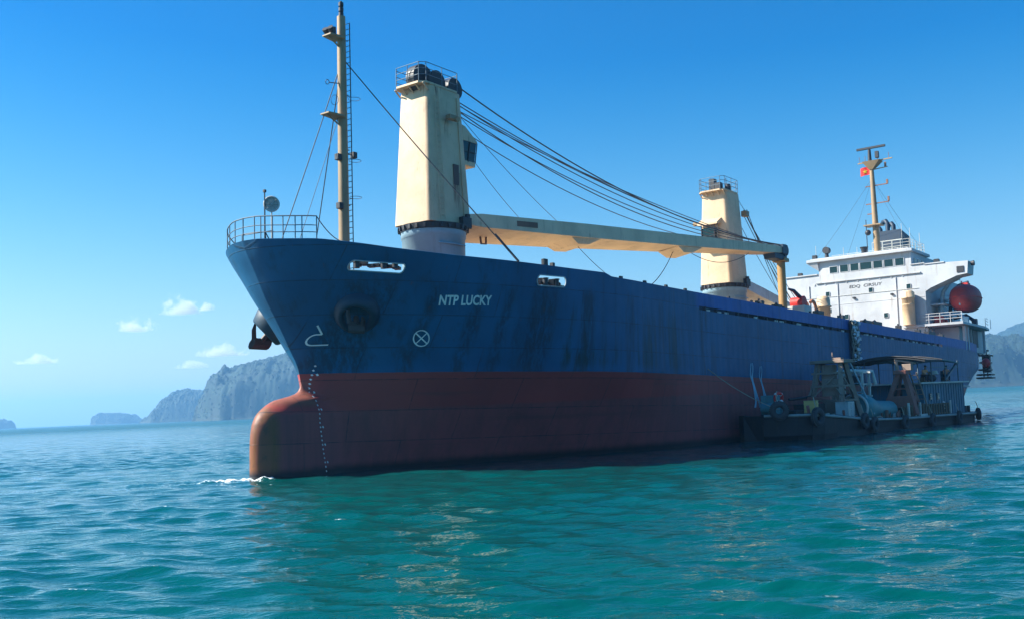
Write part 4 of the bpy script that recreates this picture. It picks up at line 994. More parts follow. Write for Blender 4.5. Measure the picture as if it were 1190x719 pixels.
tp_ = MB().box((7.3, 2.1, 5.1), (1.6, 2.5, .22)); tp_.box((7.1, 1.5, 5.25), (.5, .6, .2)); tp_.tube([(7.3, 2.0, 5.2), (7.3, 2.0, 5.75)], [.1, .03], 6); tp_.build('tower_head', TOWER, T)
tl = MB()
for dy in (-.28, .28): tl.beam((10.2, .75 + dy, 1.3), (8.0, 1.35 + dy, 5.0), .07, .11)
for i in range(6): t = (i + .6) / 6; tl.beam((10.2 - 2.2 * t, .45 + .6 * t, 1.3 + 3.7 * t), (10.2 - 2.2 * t, 1.05 + .6 * t, 1.3 + 3.7 * t), .12, .08)
tl.build('tower_stair', GREYBLUE, T)
bc = MB().beam((5.6, 3.2, 2.6), (5.4, 1.4, 2.6), .2, .22); bc.build('tower_brace', RUSTRED, T)
# loading pipe frame
pfm = MB()
for a, b in (((10.4, 1.3, 1.0), (10.4, 1.3, 4.3)), ((11.6, 1.3, 1.0), (11.6, 1.3, 4.3)), ((10.4, 3.2, 1.0), (10.4, 3.2, 4.3)), ((11.6, 3.2, 1.0), (11.6, 3.2, 4.3))): pfm.beam(a, b, .14, .14)
for z in (2.6, 3.45, 4.3): pfm.beam((11.0, .9, z), (11.0, 3.5, z), .14, .12); pfm.beam((10.3, 1.25, z), (11.8, 1.25, z), .12, .12)
pfm.tube([(10.2, 3.4, 4.35), (10.6, 2.2, 4.45), (11.8, 1.1, 4.35), (12.0, 1.0, 3.4)], .14, 8); pfm.torus((10.35, 2.4, 3.9), (1, .5, 0), .3, .07, 16, 6); pfm = pfm.build('pipe_frame', PALE, barge)
pe = MB().box((10.9, 2.3, 3.75), (.8, 1.1, .6)); pe.box((10.9, 2.2, 2.2), (.9, 1.4, 1.2)); pe.build('pump', DARK, pfm)
# teal hopper drum lying on deck, open arched mouth forward
def ring_(x, r, zc, yc=1.35): return [(x, yc + r * cos(a), zc + r * sin(a)) for a in np.linspace(0, 2 * pi, 25)[:-1]]
tk = MB().loft([ring_(9.0, .78, 1.75), ring_(9.0, .98, 1.80), ring_(10.2, .98, 1.8), ring_(11.2, .86, 1.68), ring_(12.2, .70, 1.55), ring_(15.0, .66, 1.5)], smooth=True).build('deck_tank', TEAL, barge)
MB().tube(ring_(8.98, .93, 1.8), .10, 8, closed=True).build('tank_rim', PALE, tk)
MB().tube(ring_(9.1, .76, 1.75), .03, 6, closed=True).loft([ring_(9.06, .75, 1.75), ring_(9.08, .75, 1.75)]).build('tank_mouth', DARK, tk)
# stake-sided hold
hd = MB()
for i in range(17): hd.box((15.4 + i * .55, .18, 1.25), (.16, .1, 1.0))
for z in (.95, 1.68): hd.beam((15.1, .24, z), (24.4, .24, z), .07, .1)
for i in range(26): hd.box((15.3 + i * .36, .32, 1.2), (.26, .05, .75))
hd = hd.build('hold_side', WOOD, barge)
hs2 = MB()
for x in (15.6, 16.9, 17.9, 24.4): hs2.box((x, .1, 1.3), (.16, .12, 1.25))
hs2.box((18.2, .02, .95), (1.4, .2, .16)); hs2.build('hold_stake', PALE, hd)
# foredeck gear
wc = MB().box((.2, 3.2, 2.3), (.9, .9, 1.3)); wc.tube([(-.5, 3.4, 2.1), (-.5, 2.4, 2.1)], .35, 12); wc.tube([(.9, 2.8, 1.7), (.9, 2.8, 2.5)], .18, 10); wc.build('windlass', TEAL, barge)
fg = MB().box((4.5, 2.6, 1.9), (1.4, 1.6, .7)); fg.box((3.2, 3.2, 1.7), (1.4, 1.2, .35)); fg.tube([(2.0, 1.2, 1.5), (2.0, 1.2, 2.1)], .13, 10); fg.tube([(2.5, 1.2, 1.5), (2.5, 1.2, 2.1)], .13, 10)
fg.tube([(3.6, 3.6, 2.6), (6, 3.2, 2.7)], .1, 8); fg.build('foredeck_gear', DARK, barge)
bt = MB()
for x in (29.4, 30.2): bt.tube([(x, .6, .8), (x, .6, 1.35)], .13, 10)
bt.build('mooring_bitt', DARK, barge)

# tyre fenders
tyre_n = 0
def make_tyre(R, r, w):
    t = empty('tyre_fender', Matrix())
    rings_ = []
    for i in range(29):
        a = 2 * pi * i / 28
        rings_.append([((R + r * cos(b)) * cos(a), w * sin(b), (R + r * cos(b)) * sin(a)) for b in np.linspace(0, 2 * pi, 13)[:-1]])
    MB().loft(rings_, cap=False, smooth=True).build('tyre', TYRE, t)
    tr = MB()
    for i in range(28):
        a = 2 * pi * i / 28; c_ = R + r
        tr.box((c_ * cos(a), 0, c_ * sin(a)), (.05, w * 1.1, .10), ry=-a)
    tr.build('tread', TYRE, t)
    MB().tube([(-.10, 0, R), (-.12, .12, R + .55), (-.06, .2, R + .75)], .03, 5).build('lashing', ROPE, t)
    return t
def dup(src, mat):
    r = src.copy(); COL.objects.link(r); r.matrix_world = mat
    for ch in src.children:
        c = ch.copy(); COL.objects.link(c); c.parent = r
    return r
spots = [(-1.45, 1.75, 1.95, -58, 1.12, 'worn tyre fender nearest the bow, upright on the foredeck edge'), (.2, -.05, 1.45, -10, 1.15, 'large grey-rimmed tyre fender on the barge bow below the yellow crate'),
         (6.9, -.22, .95, 0, 1.0, 'dark tyre fender hung below the arched mouth of the teal tank'), (8.5, -.22, .62, 0, 1.0, 'black tyre fender hung beneath the middle of the teal tank'),
         (14.0, -.22, .55, 0, 1.0, 'black tyre fender hung beside the front end of the stake-sided hold'), (19.5, -.22, .5, 0, .98, 'black tyre fender hung under the forward corner of the blue cabin'),
         (25.4, -.22, .5, 0, .98, 'black tyre fender hung beneath the back half of the cabin'), (30.7, .0, .6, 35, .95, 'black tyre fender wrapped around the stern corner of the barge')]
tyre0 = make_tyre(.36, .17, .16)
for i, (x, y, z, rz, s, lab) in enumerate(spots):
    m = on_barge(x, y, z, radians(rz)) @ Matrix.Scale(s, 4)
    t = tyre0 if i == 0 else dup(tyre0, m)
    t.matrix_world = m
    tag(t, lab, 'tyre', 'tyre fenders along the barge')

# loose things on the barge
def crate(name, loc, dims, mat, label, cat, slat=True, rz=0.0):
    e = tag(empty(name, on_barge(*loc, rz)), label, cat)
    x, y, z = dims; b = MB().box((0, 0, z / 2), dims)
    b.build('body', mat, e)
    if slat:
        s_ = MB()
        for k in (.2, .5, .8): s_.box((0, -y / 2 - .012, z * k), (x * 1.02, .03, z * .1)); s_.box((-x / 2 - .012, 0, z * k), (.03, y * 1.02, z * .1))
        s_.build('slat', mat, e)
    else:
        s_ = MB()
        for a in (-x / 2, 0, x / 2): s_.box((a, -y / 2 - .01, z / 2), (.05, .04, z))
        for k in (.02, .5, .98): s_.box((0, -y / 2 - .012, z * k), (x, .04, .05))
        s_.build('cage', PALE, e)
    MB().box((0, 0, z + .02), (x * 1.04, y * 1.04, .05)).build('lid', mat, e)
    return e
crate('crate', (1.7, 1.1, 1.6), (.75, .8, .85), YELLOWBOX, 'pale yellow crate standing on the barge foredeck above a tyre', 'crate', True, .3)
crate('liquid_tote', (6.0, .75, 1.25), (.95, .9, 1.0), TOTE, 'pale caged liquid tote on deck in front of the teal tank', 'tote', False)
lbm = tag(empty('lifebuoy', on_barge(.1, 2.55, 2.75)), 'red and white ring lifebuoy leaning on the teal windlass at the barge bow', 'lifebuoy')
MB().torus((0, 0, 0), (.35, 1, .1), .32, .1, 20, 8).build('ring', RED, lbm)
w_ = MB()
for i in range(4):
    a = pi / 4 + i * pi / 2; q = Vector((1, -.35, 0)).normalized(); w_.ball(q * (.32 * cos(a)) + Vector((0, 0, .32 * sin(a))), .125, 8, 6)
w_.build('band', LETTER, lbm)
for (x, lab, h) in ((-.25, 'thicker pale blue rope sling standing up before the hull, left of the pair', 2.9), (.95, 'thinner pale rope sling standing up before the hull, right of the pair', 2.7)):
    rs_ = tag(empty('rope_sling', on_barge(x, 4.0, 2.2)), lab, 'rope', 'rope slings at the barge bow')
    k = MB(); r = .065 if x < 0 else .04
    for dx, ph in ((-.16, 0), (.30, 1.3)):
        k.tube([(dx * (1 - i / 12) ** .8 - .35 * (i / 12) + .04 * sin(i * 1.2 + ph), -.1 * sin(i * .5 + ph), h * i / 12) for i in range(13)], [r * (1.1 - .6 * i / 12) for i in range(13)], 5)
    k.build('strand', BLUEROPE, rs_)
ml_ = tag(empty('mooring_line', on_barge(-.6, 2.2, 2.0)), 'thin pale mooring line running from the barge bow up to the ship side', 'rope')
e = BARGEM.inverted() @ on_ship(23.4, -9.5, 5.4).translation - Vector((-.6, 2.2, 2.0))
MB().tube(sag((0, 0, 0), e, .25), .03, 5).build('line', ROPE, ml_)
tb = tag(empty('tarp_bundle', on_barge(22.4, .9, 3.44)), 'dark tarpaulin bundle and coiled hose on the cabin roof between two people', 'bundle')
MB().ball((0, 0, .3), (.9, .5, .35), 14, 8).ball((1.0, .3, .25), (.6, .4, .28), 12, 8).build('tarp', DARKTARP, tb)
k = MB()
for i in range(3): k.torus((.3, -.2, .62 + .1 * i), (0, .1, 1), .38 - .04 * i, .055, 18, 6)
k.build('hose', PALE, tb)
dr0 = tag(empty('oil_drum', on_barge(26.6, 1.2, 3.44)), 'blue oil drum on the cabin roof behind the right seated person', 'drum')
MB().tube([(0, 0, 0), (0, 0, .28), (0, 0, .3), (0, 0, .33), (0, 0, .58), (0, 0, .6), (0, 0, .63), (0, 0, .88)], [.28, .28, .3, .28, .28, .3, .28, .28], 18).build('barrel', BARGEBLUE, dr0)
MB().torus((0, 0, .87), (0, 0, 1), .27, .025, 18, 6).tube([(.12, 0, .86), (.12, 0, .92)], .05, 8).build('rim', DARK, dr0)

# ---------------------------------------------------------------- two seated crew members
def skin_mesh(name, verts, edges, radii, mat, parent, sub=2):
    me = bpy.data.meshes.new(name); me.from_pydata(verts, edges, []); o = bpy.data.objects.new(name, me); COL.objects.link(o)
    o.modifiers.new('k', 'SKIN')
    for i, r in enumerate(radii): me.skin_vertices[0].data[i].radius = (r, r) if isinstance(r, (int, float)) else r
    me.skin_vertices[0].data[0].use_root = True
    s_ = o.modifiers.new('s', 'SUBSURF'); s_.levels = sub; s_.render_levels = sub
    bpy.context.view_layer.update()
    m2 = bpy.data.meshes.new_from_object(o.evaluated_get(bpy.context.evaluated_depsgraph_get()))
    o.modifiers.clear(); o.data = m2; m2.materials.clear(); m2.materials.append(mat)
    m2.polygons.foreach_set('use_smooth', [True] * len(m2.polygons)); o.parent = parent
    return o
def seated(loc, rz, label, lean, top_mat):
    P = tag(empty('person', on_barge(*loc, rz)), label, 'person', 'crew sitting on the cabin roof')
    # faces local -y; seat height .42
    V = [(0, 0, .50), (0, -.02 - lean * .1, .68), (0, -.04 - lean * .25, .88), (0, -.05 - lean * .32, .99), (0, -.08 - lean * .38, 1.07), (0, -.10 - lean * .40, 1.15), (0, -.10 - lean * .40, 1.24)]
    E = [(0, 1), (1, 2), (2, 3), (3, 4), (4, 5), (5, 6)]
    Rr = [.14, .13, .15, .08, .058, .095, .075]
    for s_ in (-1, 1):
        b = len(V)
        V += [(s_ * .10, -.02, .49), (s_ * .13, -.42, .50), (s_ * .13, -.44, .26), (s_ * .13, -.42, .05), (s_ * .14, -.56, .03)]
        Rr += [.095, .07, .055, .042, .035]
        E += [(0, b), (b, b + 1), (b + 1, b + 2), (b + 2, b + 3), (b + 3, b + 4)]
        b = len(V); sh = -.05 - lean * .30
        V += [(s_ * .19, sh, .93), (s_ * .25, sh - .06, .70), (s_ * .16, sh - .28, .60), (s_ * .13, sh - .36, .58)]
        Rr += [.06, .045, .036, .026]; E += [(2, b), (b, b + 1), (b + 1, b + 2), (b + 2, b + 3)]
        h = b + 3
        for j, (dx, ln) in enumerate(((-.03, .07), (-.01, .085), (.01, .08), (.03, .065))):
            c = len(V); V += [(s_ * .13 + dx, sh - .40, .575), (s_ * .13 + dx, sh - .40 - ln * .7, .55)]; Rr += [.010, .008]; E += [(h, c), (c, c + 1)]
        c = len(V); V += [(s_ * .13 - s_ * .045, sh - .37, .59)]; Rr += [.011]; E += [(h, c)]
    skin_mesh('body', V, E, Rr, SKIN, P)
    hx = -.10 - lean * .40
    face = MB().ball((0, hx - .095, 1.18), (.018, .03, .026), 8, 6)
    for s_ in (-1, 1): face.ball((s_ * .10, hx, 1.185), (.015, .03, .04), 8, 6)
    face.build('face', SKIN, P)
    ey = MB()
    for s_ in (-1, 1): ey.ball((s_ * .035, hx - .085, 1.205), (.014, .012, .009), 8, 6)
    ey.ball((0, hx - .088, 1.125), (.028, .010, .007), 8, 6); ey.build('features', HAIR, P)
    MB().ball((0, hx + .02, 1.245), (.105, .112, .085), 14, 8).build('hair', HAIR, P)
    tv = [(0, 0, .50), V[1], V[2], (0, -.05 - lean * .30, .965)]; te = [(0, 1), (1, 2), (2, 3)]; tr_ = [.155, .148, .17, .10]
    for s_ in (-1, 1):
        b = len(tv); sh = -.05 - lean * .30
        tv += [(s_ * .19, sh, .93), (s_ * .235, sh - .04, .78)]; tr_ += [.075, .062]; te += [(2, b), (b, b + 1)]
    skin_mesh('vest', tv, te, tr_, top_mat, P)
    lv = [(0, 0, .49)]; le = []; lr = [.15]
    for s_ in (-1, 1):
        b = len(lv); lv += [(s_ * .10, -.02, .49), (s_ * .13, -.42, .50), (s_ * .13, -.44, .26), (s_ * .13, -.425, .10)]; lr += [.108, .084, .07, .06]
        le += [(0, b), (b, b + 1), (b + 1, b + 2), (b + 2, b + 3)]
    skin_mesh('trousers', lv, le, lr, TROUSERS, P)
    return P
for i, (x, y, rz, lab, lean, mt) in enumerate(((20.75, .75, -.5, 'person in an orange and white top sitting on the cabin roof, nearer the brown A-frame', .5, VEST), (25.7, .75, -.9, 'person in an orange vest sitting by a drum near the rear of the cabin roof', .25, VEST))):
    seated((x, y, 3.44), rz, lab, lean, mt)
    crate('stool', (x + .02, y + .06, 3.44), (.36, .36, .36), WOOD, ('low wooden box under the seated person nearer the A-frame', 'low wooden box under the seated person beside the drum')[i], 'stool')

# ---------------------------------------------------------------- sea
def sea_material():
    m, n, l, bs = nodes_of('sea_water')
    tc = n.new('ShaderNodeTexCoord').outputs['Object']
    g = n.new('ShaderNodeNewGeometry').outputs['Position']
    a = noise(n, l, g, 0.03, 4)
    l.new(mixc(n, l, ramp(n, l, a, 0.3, 0.7), WATER_A, WATER_B), bs.inputs['Base Color'])
    bs.inputs['IOR'].default_value = 1.333
    at_ = n.new('ShaderNodeAttribute'); at_.attribute_name = 'foam_sparkle'
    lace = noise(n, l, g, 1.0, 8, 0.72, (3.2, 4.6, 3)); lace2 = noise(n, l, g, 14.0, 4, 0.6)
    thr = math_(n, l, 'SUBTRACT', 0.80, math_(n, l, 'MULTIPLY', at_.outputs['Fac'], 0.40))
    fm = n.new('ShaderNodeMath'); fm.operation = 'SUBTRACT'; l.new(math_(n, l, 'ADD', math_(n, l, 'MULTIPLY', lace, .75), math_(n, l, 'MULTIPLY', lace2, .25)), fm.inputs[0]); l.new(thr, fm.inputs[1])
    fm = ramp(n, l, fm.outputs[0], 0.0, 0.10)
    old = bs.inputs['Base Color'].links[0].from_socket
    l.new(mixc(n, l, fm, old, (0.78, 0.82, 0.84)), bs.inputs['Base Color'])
    rg_ = n.new('ShaderNodeMapRange'); rg_.inputs['To Max'].default_value = 0.7; off_ = n.new('ShaderNodeVectorMath'); off_.operation = 'LENGTH'; l.new(g, off_.inputs[0]); wind = n.new('ShaderNodeMapRange'); wind.interpolation_type = 'SMOOTHSTEP'; wind.inputs['From Min'].default_value = 50; wind.inputs['From Max'].default_value = 700; wind.inputs['To Min'].default_value = 0.02; wind.inputs['To Max'].default_value = 0.32; l.new(off_.outputs['Value'], wind.inputs['Value']); l.new(wind.outputs[0], rg_.inputs['To Min']); l.new(fm, rg_.inputs['Value']); l.new(rg_.outputs[0], bs.inputs['Roughness'])
    h1 = noise(n, l, g, 1.0, 3, 0.55, (1.1, 2.6, 1.0)); h2 = noise(n, l, g, 1.0, 3, 0.6, (4.0, 8.0, 1.0)); h3 = noise(n, l, g, 1.0, 2, 0.5, (14, 26, 1))
    h = math_(n, l, 'ADD', math_(n, l, 'MULTIPLY', h1, 0.07), math_(n, l, 'ADD', math_(n, l, 'MULTIPLY', h2, 0.016), math_(n, l, 'MULTIPLY', h3, 0.002)))
    b = n.new('ShaderNodeBump'); b.inputs['Strength'].default_value = 0.85; b.inputs['Distance'].default_value = 1.0
    l.new(h, b.inputs['Height']); l.new(b.outputs[0], bs.inputs['Normal'])
    return m
WATER_A, WATER_B = (0.000, 0.066, 0.062), (0.000, 0.048, 0.050)
SEA = sea_material()
_rng = np.random.default_rng(7)
WAVES = []
for _l in np.exp(_rng.uniform(np.log(0.28), np.log(5.5), 124)):
    _k = 2 * pi / _l
    WAVES.append((_k, radians(-163) + _rng.normal(0, 0.42), (0.044 if _l < .9 else 0.040 if _l < 1.6 else 0.022 if _l < 3 else 0.010) / _k, _rng.uniform(0, 2 * pi), _rng.uniform(.5, 1.5, 3)))
def patchy(x, y, q): return 0.72 + 0.45 * np.sin(x * 0.07 * q[0] + y * 0.05 * q[1] + q[2] * 9)
def sea_z(x, y): return float(sum(np.cos(k * (x * sin(a) + y * cos(a)) + p0) * A * patchy(x, y, q) for k, a, A, p0, q in WAVES))
def ship_pt(x, y): p = SHIPM @ Vector((x, y, 0)); return p.x, p.y
def make_sea():
    f4 = np.float32
    th = np.radians(np.concatenate([np.arange(-180, -37, 3.0), np.arange(-37, 37, 0.125), np.arange(37, 180, 3.0)]))
    rr = [1.5]
    while rr[-1] < 6500: rr.append(rr[-1] * (1.02 if rr[-1] < 10 else 1.0062 if rr[-1] < 70 else 1.0034 if rr[-1] < 1200 else 1.03))
    rr = np.array(rr); nr_, nt = len(rr), len(th)
    Rg, Tg = np.meshgrid(rr, th, indexing='ij')
    X = (Rg * np.sin(Tg)).astype(f4); Y = (Rg * np.cos(Tg)).astype(f4); Z = np.zeros_like(X); DX = np.zeros_like(X); DY = np.zeros_like(X)
    step = np.maximum(np.gradient(rr), rr * .0022)
    crest = np.zeros_like(X)
    for k, a, A, p0, q in WAVES:
        w = np.clip((2 * pi / k / step - 2.2) / 2.6, 0, 1).astype(f4)
        rows = np.nonzero(w > 0)[0]
        if not len(rows): continue
        s_ = slice(rows[0], rows[-1] + 1); x, y = X[s_], Y[s_]
        ph = f4(k * sin(a)) * x + f4(k * cos(a)) * y + f4(p0); pt = f4(A) * w[s_, None] * patchy(x, y, q.astype(f4))
        c = np.cos(ph) * pt; Z[s_] += c; crest[s_] += c * f4(k); sn = np.sin(ph) * pt
        DX[s_] -= sn * f4(sin(a)); DY[s_] -= sn * f4(cos(a))
    # water heaped against the bulb, and where it breaks white
    inv = SHIPM.inverted(); bx, by = ship_pt(-4.6, -.5)
    lx = (X - bx) * f4(EX.x) + (Y - by) * f4(EX.y); ly = (X - bx) * f4(EY.x) + (Y - by) * f4(EY.y)   # aft, starboard of the nose
    ahead = np.clip(-lx + .3, 0, 9)
    spread = .6 + .28 * ahead
    m = np.exp(-((ly - .75 * ahead) / spread) ** 2) * np.exp(-ahead / 3.2) * (lx < .5)
    side = np.zeros_like(X)
    sx = (X - SHIP_O.x) * f4(EX.x) + (Y - SHIP_O.y) * f4(EX.y); sy = (X - SHIP_O.x) * f4(EY.x) + (Y - SHIP_O.y) * f4(EY.y)
    nr = (sx > -5) & (sx < 30) & (sy < 0) & (sy > -12)
    gap = -sy[nr] - hb(sx[nr], .03 + .0257 * np.clip(sx[nr], 0, 99))
    side[nr] = np.exp(-np.clip(gap, 0, 9) / .14) * np.clip(1.0 - sx[nr] / 40, .3, 1) * .85
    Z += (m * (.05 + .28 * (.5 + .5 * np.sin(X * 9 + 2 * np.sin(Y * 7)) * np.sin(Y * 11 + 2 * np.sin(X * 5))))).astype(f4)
    foam_sparkle = np.clip(m * 1.7 + side, 0, 1)
    cap = np.clip((crest - 0.39) / .10, 0, 1) * (Rg < 75) * np.clip(.55 - X / 22, 0.25, 1)  # white crest flecks, denser to the left, painted in as sun sparkle
    foam_sparkle = np.maximum(foam_sparkle, cap * .95).astype(f4)
    V = np.stack([X + DX, Y + DY, Z], -1).reshape(-1, 3)
    V = np.concatenate([V, np.zeros((1, 3), f4)])
    ar = np.arange(nt)
    i0 = (np.arange(nr_ - 1)[:, None] * nt + ar[None, :]); i1 = (np.arange(nr_ - 1)[:, None] * nt + (ar[None, :] + 1) % nt)
    Fq = np.stack([i0, i0 + nt, i1 + nt, i1], -1).reshape(-1, 4)[:, ::-1]
    tri = np.stack([np.full(nt, len(V) - 1), ar, (ar + 1) % nt], -1)[:, ::-1]
    me = bpy.data.meshes.new('sea'); me.vertices.add(len(V)); me.loops.add(len(Fq) * 4 + nt * 3); me.polygons.add(len(Fq) + nt)
    me.vertices.foreach_set('co', V.ravel().astype(f4))
    me.loops.foreach_set('vertex_index', np.concatenate([Fq.ravel(), tri.ravel()]).astype(np.int32))
    me.polygons.foreach_set('loop_start', np.concatenate([np.arange(len(Fq)) * 4, len(Fq) * 4 + np.arange(nt) * 3]).astype(np.int32))
    me.update(calc_edges=True)
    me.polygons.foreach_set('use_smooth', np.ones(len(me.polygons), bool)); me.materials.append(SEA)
    at_ = me.attributes.new('foam_sparkle', 'FLOAT', 'POINT'); at_.data.foreach_set('value', np.append(foam_sparkle.ravel(), 0).astype(f4))
    o = bpy.data.objects.new('sea', me); COL.objects.link(o); tag(o, kind='structure')
    return o
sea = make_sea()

# ---------------------------------------------------------------- karst hills and islands
def vnoise(x, y, seed):
    xi, yi = np.floor(x).astype(int), np.floor(y).astype(int); fx, fy = x - xi, y - yi
    fx = fx * fx * (3 - 2 * fx); fy = fy * fy * (3 - 2 * fy)
    def hsh(a, b):
        h = (a * 374761393 + b * 668265263 + seed * 974634777) & 0x7fffffff; h = ((h ^ (h >> 13)) * 1274126177) & 0x7fffffff
        return ((h ^ (h >> 16)) & 0xffff) / 65535.0
    return (hsh(xi, yi) * (1 - fx) + hsh(xi + 1, yi) * fx) * (1 - fy) + (hsh(xi, yi + 1) * (1 - fx) + hsh(xi + 1, yi + 1) * fx) * fy
def fbm(x, y, seed, oc=5):
    t = 0; a = .5
    for i in range(oc): t = t + a * vnoise(x * 2 ** i, y * 2 ** i, seed + i); a *= .5
    return t
def hill_material():
    m, n, l, bs = nodes_of('karst_forest')
    g = n.new('ShaderNodeNewGeometry'); p = g.outputs['Position']
    a = noise(n, l, p, 0.05, 6, 0.65); b = noise(n, l, p, 0.012, 3)
    green = mixc(n, l, ramp(n, l, a, 0.35, 0.65), (0.004, 0.018, 0.016), (0.012, 0.036, 0.026))
    rock = mixc(n, l, ramp(n, l, noise(n, l, p, 1.0, 5, .7, (.06, .06, .015)), 0.4, 0.65), (0.028, 0.038, 0.034), (0.016, 0.024, 0.020))
    nz = n.new('ShaderNodeSeparateXYZ'); l.new(g.outputs['True Normal'], nz.inputs[0])
    f = math_(n, l, 'MULTIPLY', math_(n, l, 'SUBTRACT', 1.0, ramp(n, l, nz.outputs[2], 0.15, 0.42)), ramp(n, l, b, 0.42, 0.6))
    pz = n.new('ShaderNodeSeparateXYZ'); l.new(p, pz.inputs[0])
    foot = math_(n, l, 'SUBTRACT', 1.0, ramp(n, l, pz.outputs[2], 2.0, 7.0))
    l.new(mixc(n, l, math_(n, l, 'MAXIMUM', math_(n, l, 'MULTIPLY', f, .8), math_(n, l, 'MULTIPLY', foot, .6)), green, rock), bs.inputs['Base Color'])
    bs.inputs['Roughness'].default_value = 0.9
    return m
KARST = hill_material()
def hill(name, D, prof, depth, seed, nx=300, ny=110, rough=.16):
    """heightfield island: skyline heights measured along its length, domed through its depth, cut by gullies"""
    xs_ = [p[0] for p in prof]; hs_ = [max((497 - .0437 * p[0] - p[1]) * D / F_PX, 0) for p in prof]
    lat = [(x - 598.5) / F_PX * D for x in xs_]
    u = np.linspace(lat[0], lat[-1], nx); v_ = np.linspace(-1, 1, ny)
    H = np.interp(u, lat, hs_); hm = max(hs_)
    Ug, Vg = np.meshgrid(u, v_, indexing='ij'); Hg = np.repeat(H[:, None], ny, 1)
    end = np.minimum(np.clip((Ug - u[0]) / (depth * .5), .12, 1), np.clip((u[-1] - Ug) / (depth * .5), .12, 1)) ** .6
    n1 = fbm(Ug / 55 + seed, Vg * depth / 55, seed); n2 = fbm(Ug / 16 + seed, Vg * depth / 16, seed + 9, 4)
    warp = Vg + (n1 - .5) * .5
    shape = np.clip(1 - np.abs(warp) ** 2.6, 0, 1) ** .55 * np.clip((1 - np.abs(Vg)) * 7, 0, 1)
    Zg = Hg * shape * (1 - rough + rough * 2 * (n1 - .15)) + (n2 - .5) * 10 * np.clip(Hg / 30, 0, 1) * shape
    # keep the measured skyline: rescale every cross section so that its highest point meets it
    mx = Zg.max(1, keepdims=True); Zg = Zg * np.where(mx > 1, Hg / np.maximum(mx, 1), 1)
    Zg += ((fbm(Ug / 5, Vg * depth / 5, seed + 3, 2) - .5) * 5 + (fbm(Ug / 13, Vg * depth / 13, seed + 5, 3) - .5) * 9 - 1.5) * np.clip(Zg / 15, 0, 1)
    Zg = np.maximum(Zg, 0) - 1.2 * (Zg <= 0.05)
    P = np.stack([Ug, D + Vg * depth * end, Zg], -1).reshape(-1, 3)
    fs = [(i * ny + j, (i + 1) * ny + j, (i + 1) * ny + j + 1, i * ny + j + 1) for i in range(nx - 1) for j in range(ny - 1)]
    mb = MB().add(P, fs, True)
    rng = np.random.default_rng(seed); Pg = P.reshape(nx, ny, 3); cand = np.argwhere(Pg[:, :, 2] > 4)
    vol = [(0, 0, 1)] + [(cos(a) * .9, sin(a) * .9, .25) for a in np.linspace(0, 2 * pi, 6)[:-1]] + [(cos(a) * .75, sin(a) * .75, -.7) for a in np.linspace(.6, .6 + 2 * pi, 6)[:-1]]
    tri = [(0, 1 + i, 1 + (i + 1) % 5) for i in range(5)] + [(1 + i, 6 + i, 1 + (i + 1) % 5) for i in range(5)] + [(1 + (i + 1) % 5, 6 + i, 6 + (i + 1) % 5) for i in range(5)]
    vol = np.array(vol)
    if len(cand):
        for q in cand[rng.integers(0, len(cand), 4200 if D < 2200 else 2200)]:
            i, j = q; c = Pg[i, j] * .5 + Pg[min(i + 1, nx - 1), min(j + 1, ny - 1)] * .5
            if j < ny - 1: c = c * (1 - rng.random() * .0) 
            r = rng.uniform(1.1, 2.4) * (D / 1900) ** .6
            mb.add(vol * r * rng.uniform(.75, 1.25, 3) + c, tri, True)
    return tag(mb.build(name, KARST), kind='structure')
hill('hill', 1900, [(231, 487), (234, 470), (239, 461), (250, 450), (254, 440), (258, 431), (265, 425), (272, 419), (285, 417), (300, 415), (320, 412), (342, 404), (380, 399), (420, 404), (480, 420), (520, 445), (560, 478)], 170, 3)
hill('hill', 2600, [(166, 490), (170, 484), (180, 481), (185, 480), (191, 470), (200, 458), (212, 451), (225, 449), (236, 452), (246, 450), (258, 462), (280, 478)], 130, 11)
hill('island', 3500, [(108, 492), (112, 482), (120, 478), (140, 478), (152, 479), (160, 483), (168, 490)], 90, 17, 120, 60)
hill('island', 3200, [(-40, 499), (-34, 488), (-10, 484), (5, 486), (12, 487), (16, 495)], 90, 23, 120, 60)
hill('hill', 1700, [(960, 455), (1000, 430), (1050, 408), (1100, 394), (1135, 387), (1142, 385), (1152, 387), (1165, 389), (1176, 395), (1190, 400), (1215, 415), (1240, 432), (1260, 442)], 220, 31)
hill('hill', 2500, [(1120, 420), (1150, 398), (1168, 390), (1178, 382), (1190, 375), (1215, 366), (1250, 372), (1290, 392), (1330, 430)], 300, 41, 160, 70)

# ---------------------------------------------------------------- haze
hz = MB(); hz.loft([[(-7500, -7500, z), (7500, -7500, z), (7500, 7500, z), (-7500, 7500, z)] for z in (-4.0, 185.0)])
hm_ = bpy.data.materials.new('haze_air'); hm_.use_nodes = True; hn = hm_.node_tree.nodes
hn.remove(hn['Principled BSDF']); pv = hn.new('ShaderNodeVolumePrincipled')
pv.inputs['Color'].default_value = (0.27, 0.60, 1.0, 1); pv.inputs['Density'].default_value = HAZE_D; pv.inputs['Anisotropy'].default_value = 0.25
hm_.node_tree.links.new(pv.outputs[0], hn['Material Output'].inputs['Volume'])
tag(hz.build('haze', hm_), kind='stuff')

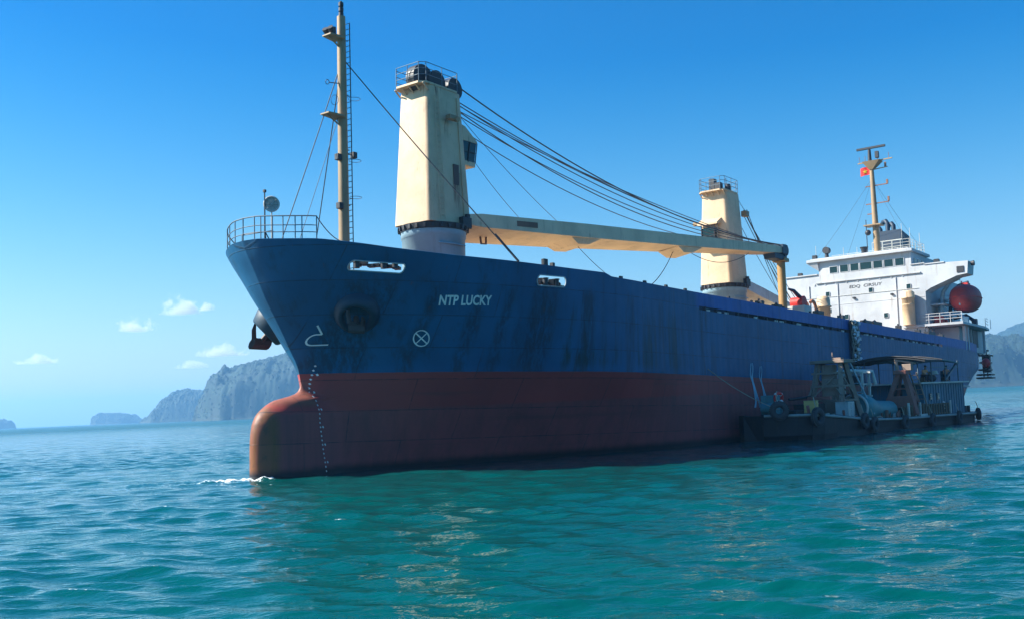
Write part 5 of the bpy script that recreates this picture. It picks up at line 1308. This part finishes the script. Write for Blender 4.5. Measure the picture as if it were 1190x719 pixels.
# ---------------------------------------------------------------- small fair-weather clouds low over the horizon
def cloud_material():
    m = bpy.data.materials.new('cloud_vapour'); m.use_nodes = True; n, l = m.node_tree.nodes, m.node_tree.links
    n.remove(n['Principled BSDF']); v = n.new('ShaderNodeVolumePrincipled'); v.inputs['Color'].default_value = (1, 1, 1, 1); v.inputs['Anisotropy'].default_value = .2
    tc = n.new('ShaderNodeTexCoord').outputs['Object']
    ln = n.new('ShaderNodeVectorMath'); ln.operation = 'LENGTH'
    gp = n.new('ShaderNodeNewGeometry').outputs['Position']
    sx = n.new('ShaderNodeSeparateXYZ'); l.new(tc, sx.inputs[0])
    # flat base, billowing top
    zz = math_(n, l, 'MULTIPLY', sx.outputs[2], 1.0)
    cb = n.new('ShaderNodeCombineXYZ'); l.new(sx.outputs[0], cb.inputs[0]); l.new(sx.outputs[1], cb.inputs[1]); l.new(math_(n, l, 'MULTIPLY', math_(n, l, 'ADD', zz, 0.45), 0.8), cb.inputs[2])
    l.new(cb.outputs[0], ln.inputs[0])
    nz = noise(n, l, gp, 0.011, 6, 0.62)
    d = math_(n, l, 'SUBTRACT', math_(n, l, 'MULTIPLY', nz, 2.1), math_(n, l, 'ADD', ln.outputs['Value'], 0.32))
    base = ramp(n, l, zz, -.55, -.35)
    d = math_(n, l, 'MULTIPLY', ramp(n, l, d, 0.0, 0.35), base)
    l.new(math_(n, l, 'MULTIPLY', d, 0.016), v.inputs['Density'])
    l.new(v.outputs[0], n['Material Output'].inputs['Volume'])
    return m
CLOUD = cloud_material()
for (px, py, w, h, D, lab) in ((213, 356, 46, 26, 6200, 'brightest small white cloud, the highest of the group left of the bow'), (244, 355, 20, 16, 6350, 'faint small cloud just right of the brightest cloud'),
                            (161, 377, 44, 22, 6400, 'small white cloud left of and below the brightest one'), (263, 407, 52, 18, 6600, 'flat white cloud just above the big headland near the bow'),
                            (45, 417, 46, 14, 6800, 'small flat cloud low at the left edge of the sky'), (225, 423, 34, 12, 7000, 'thin pale cloud low above the dome-shaped hill')):
    z = CAM_H + (497 - .0437 * px - py) * D / F_PX; s = D / F_PX
    mb = MB().box((0, 0, 0), (2.4, 2.4, 2.0)); o = mb.build('cloud', CLOUD)
    o.location = ((px - 598.5) * s, D, z); o.scale = (w * s * .74, w * s * .5, h * s * .72)
    tag(o, lab, 'cloud', 'small clouds low over the sea')
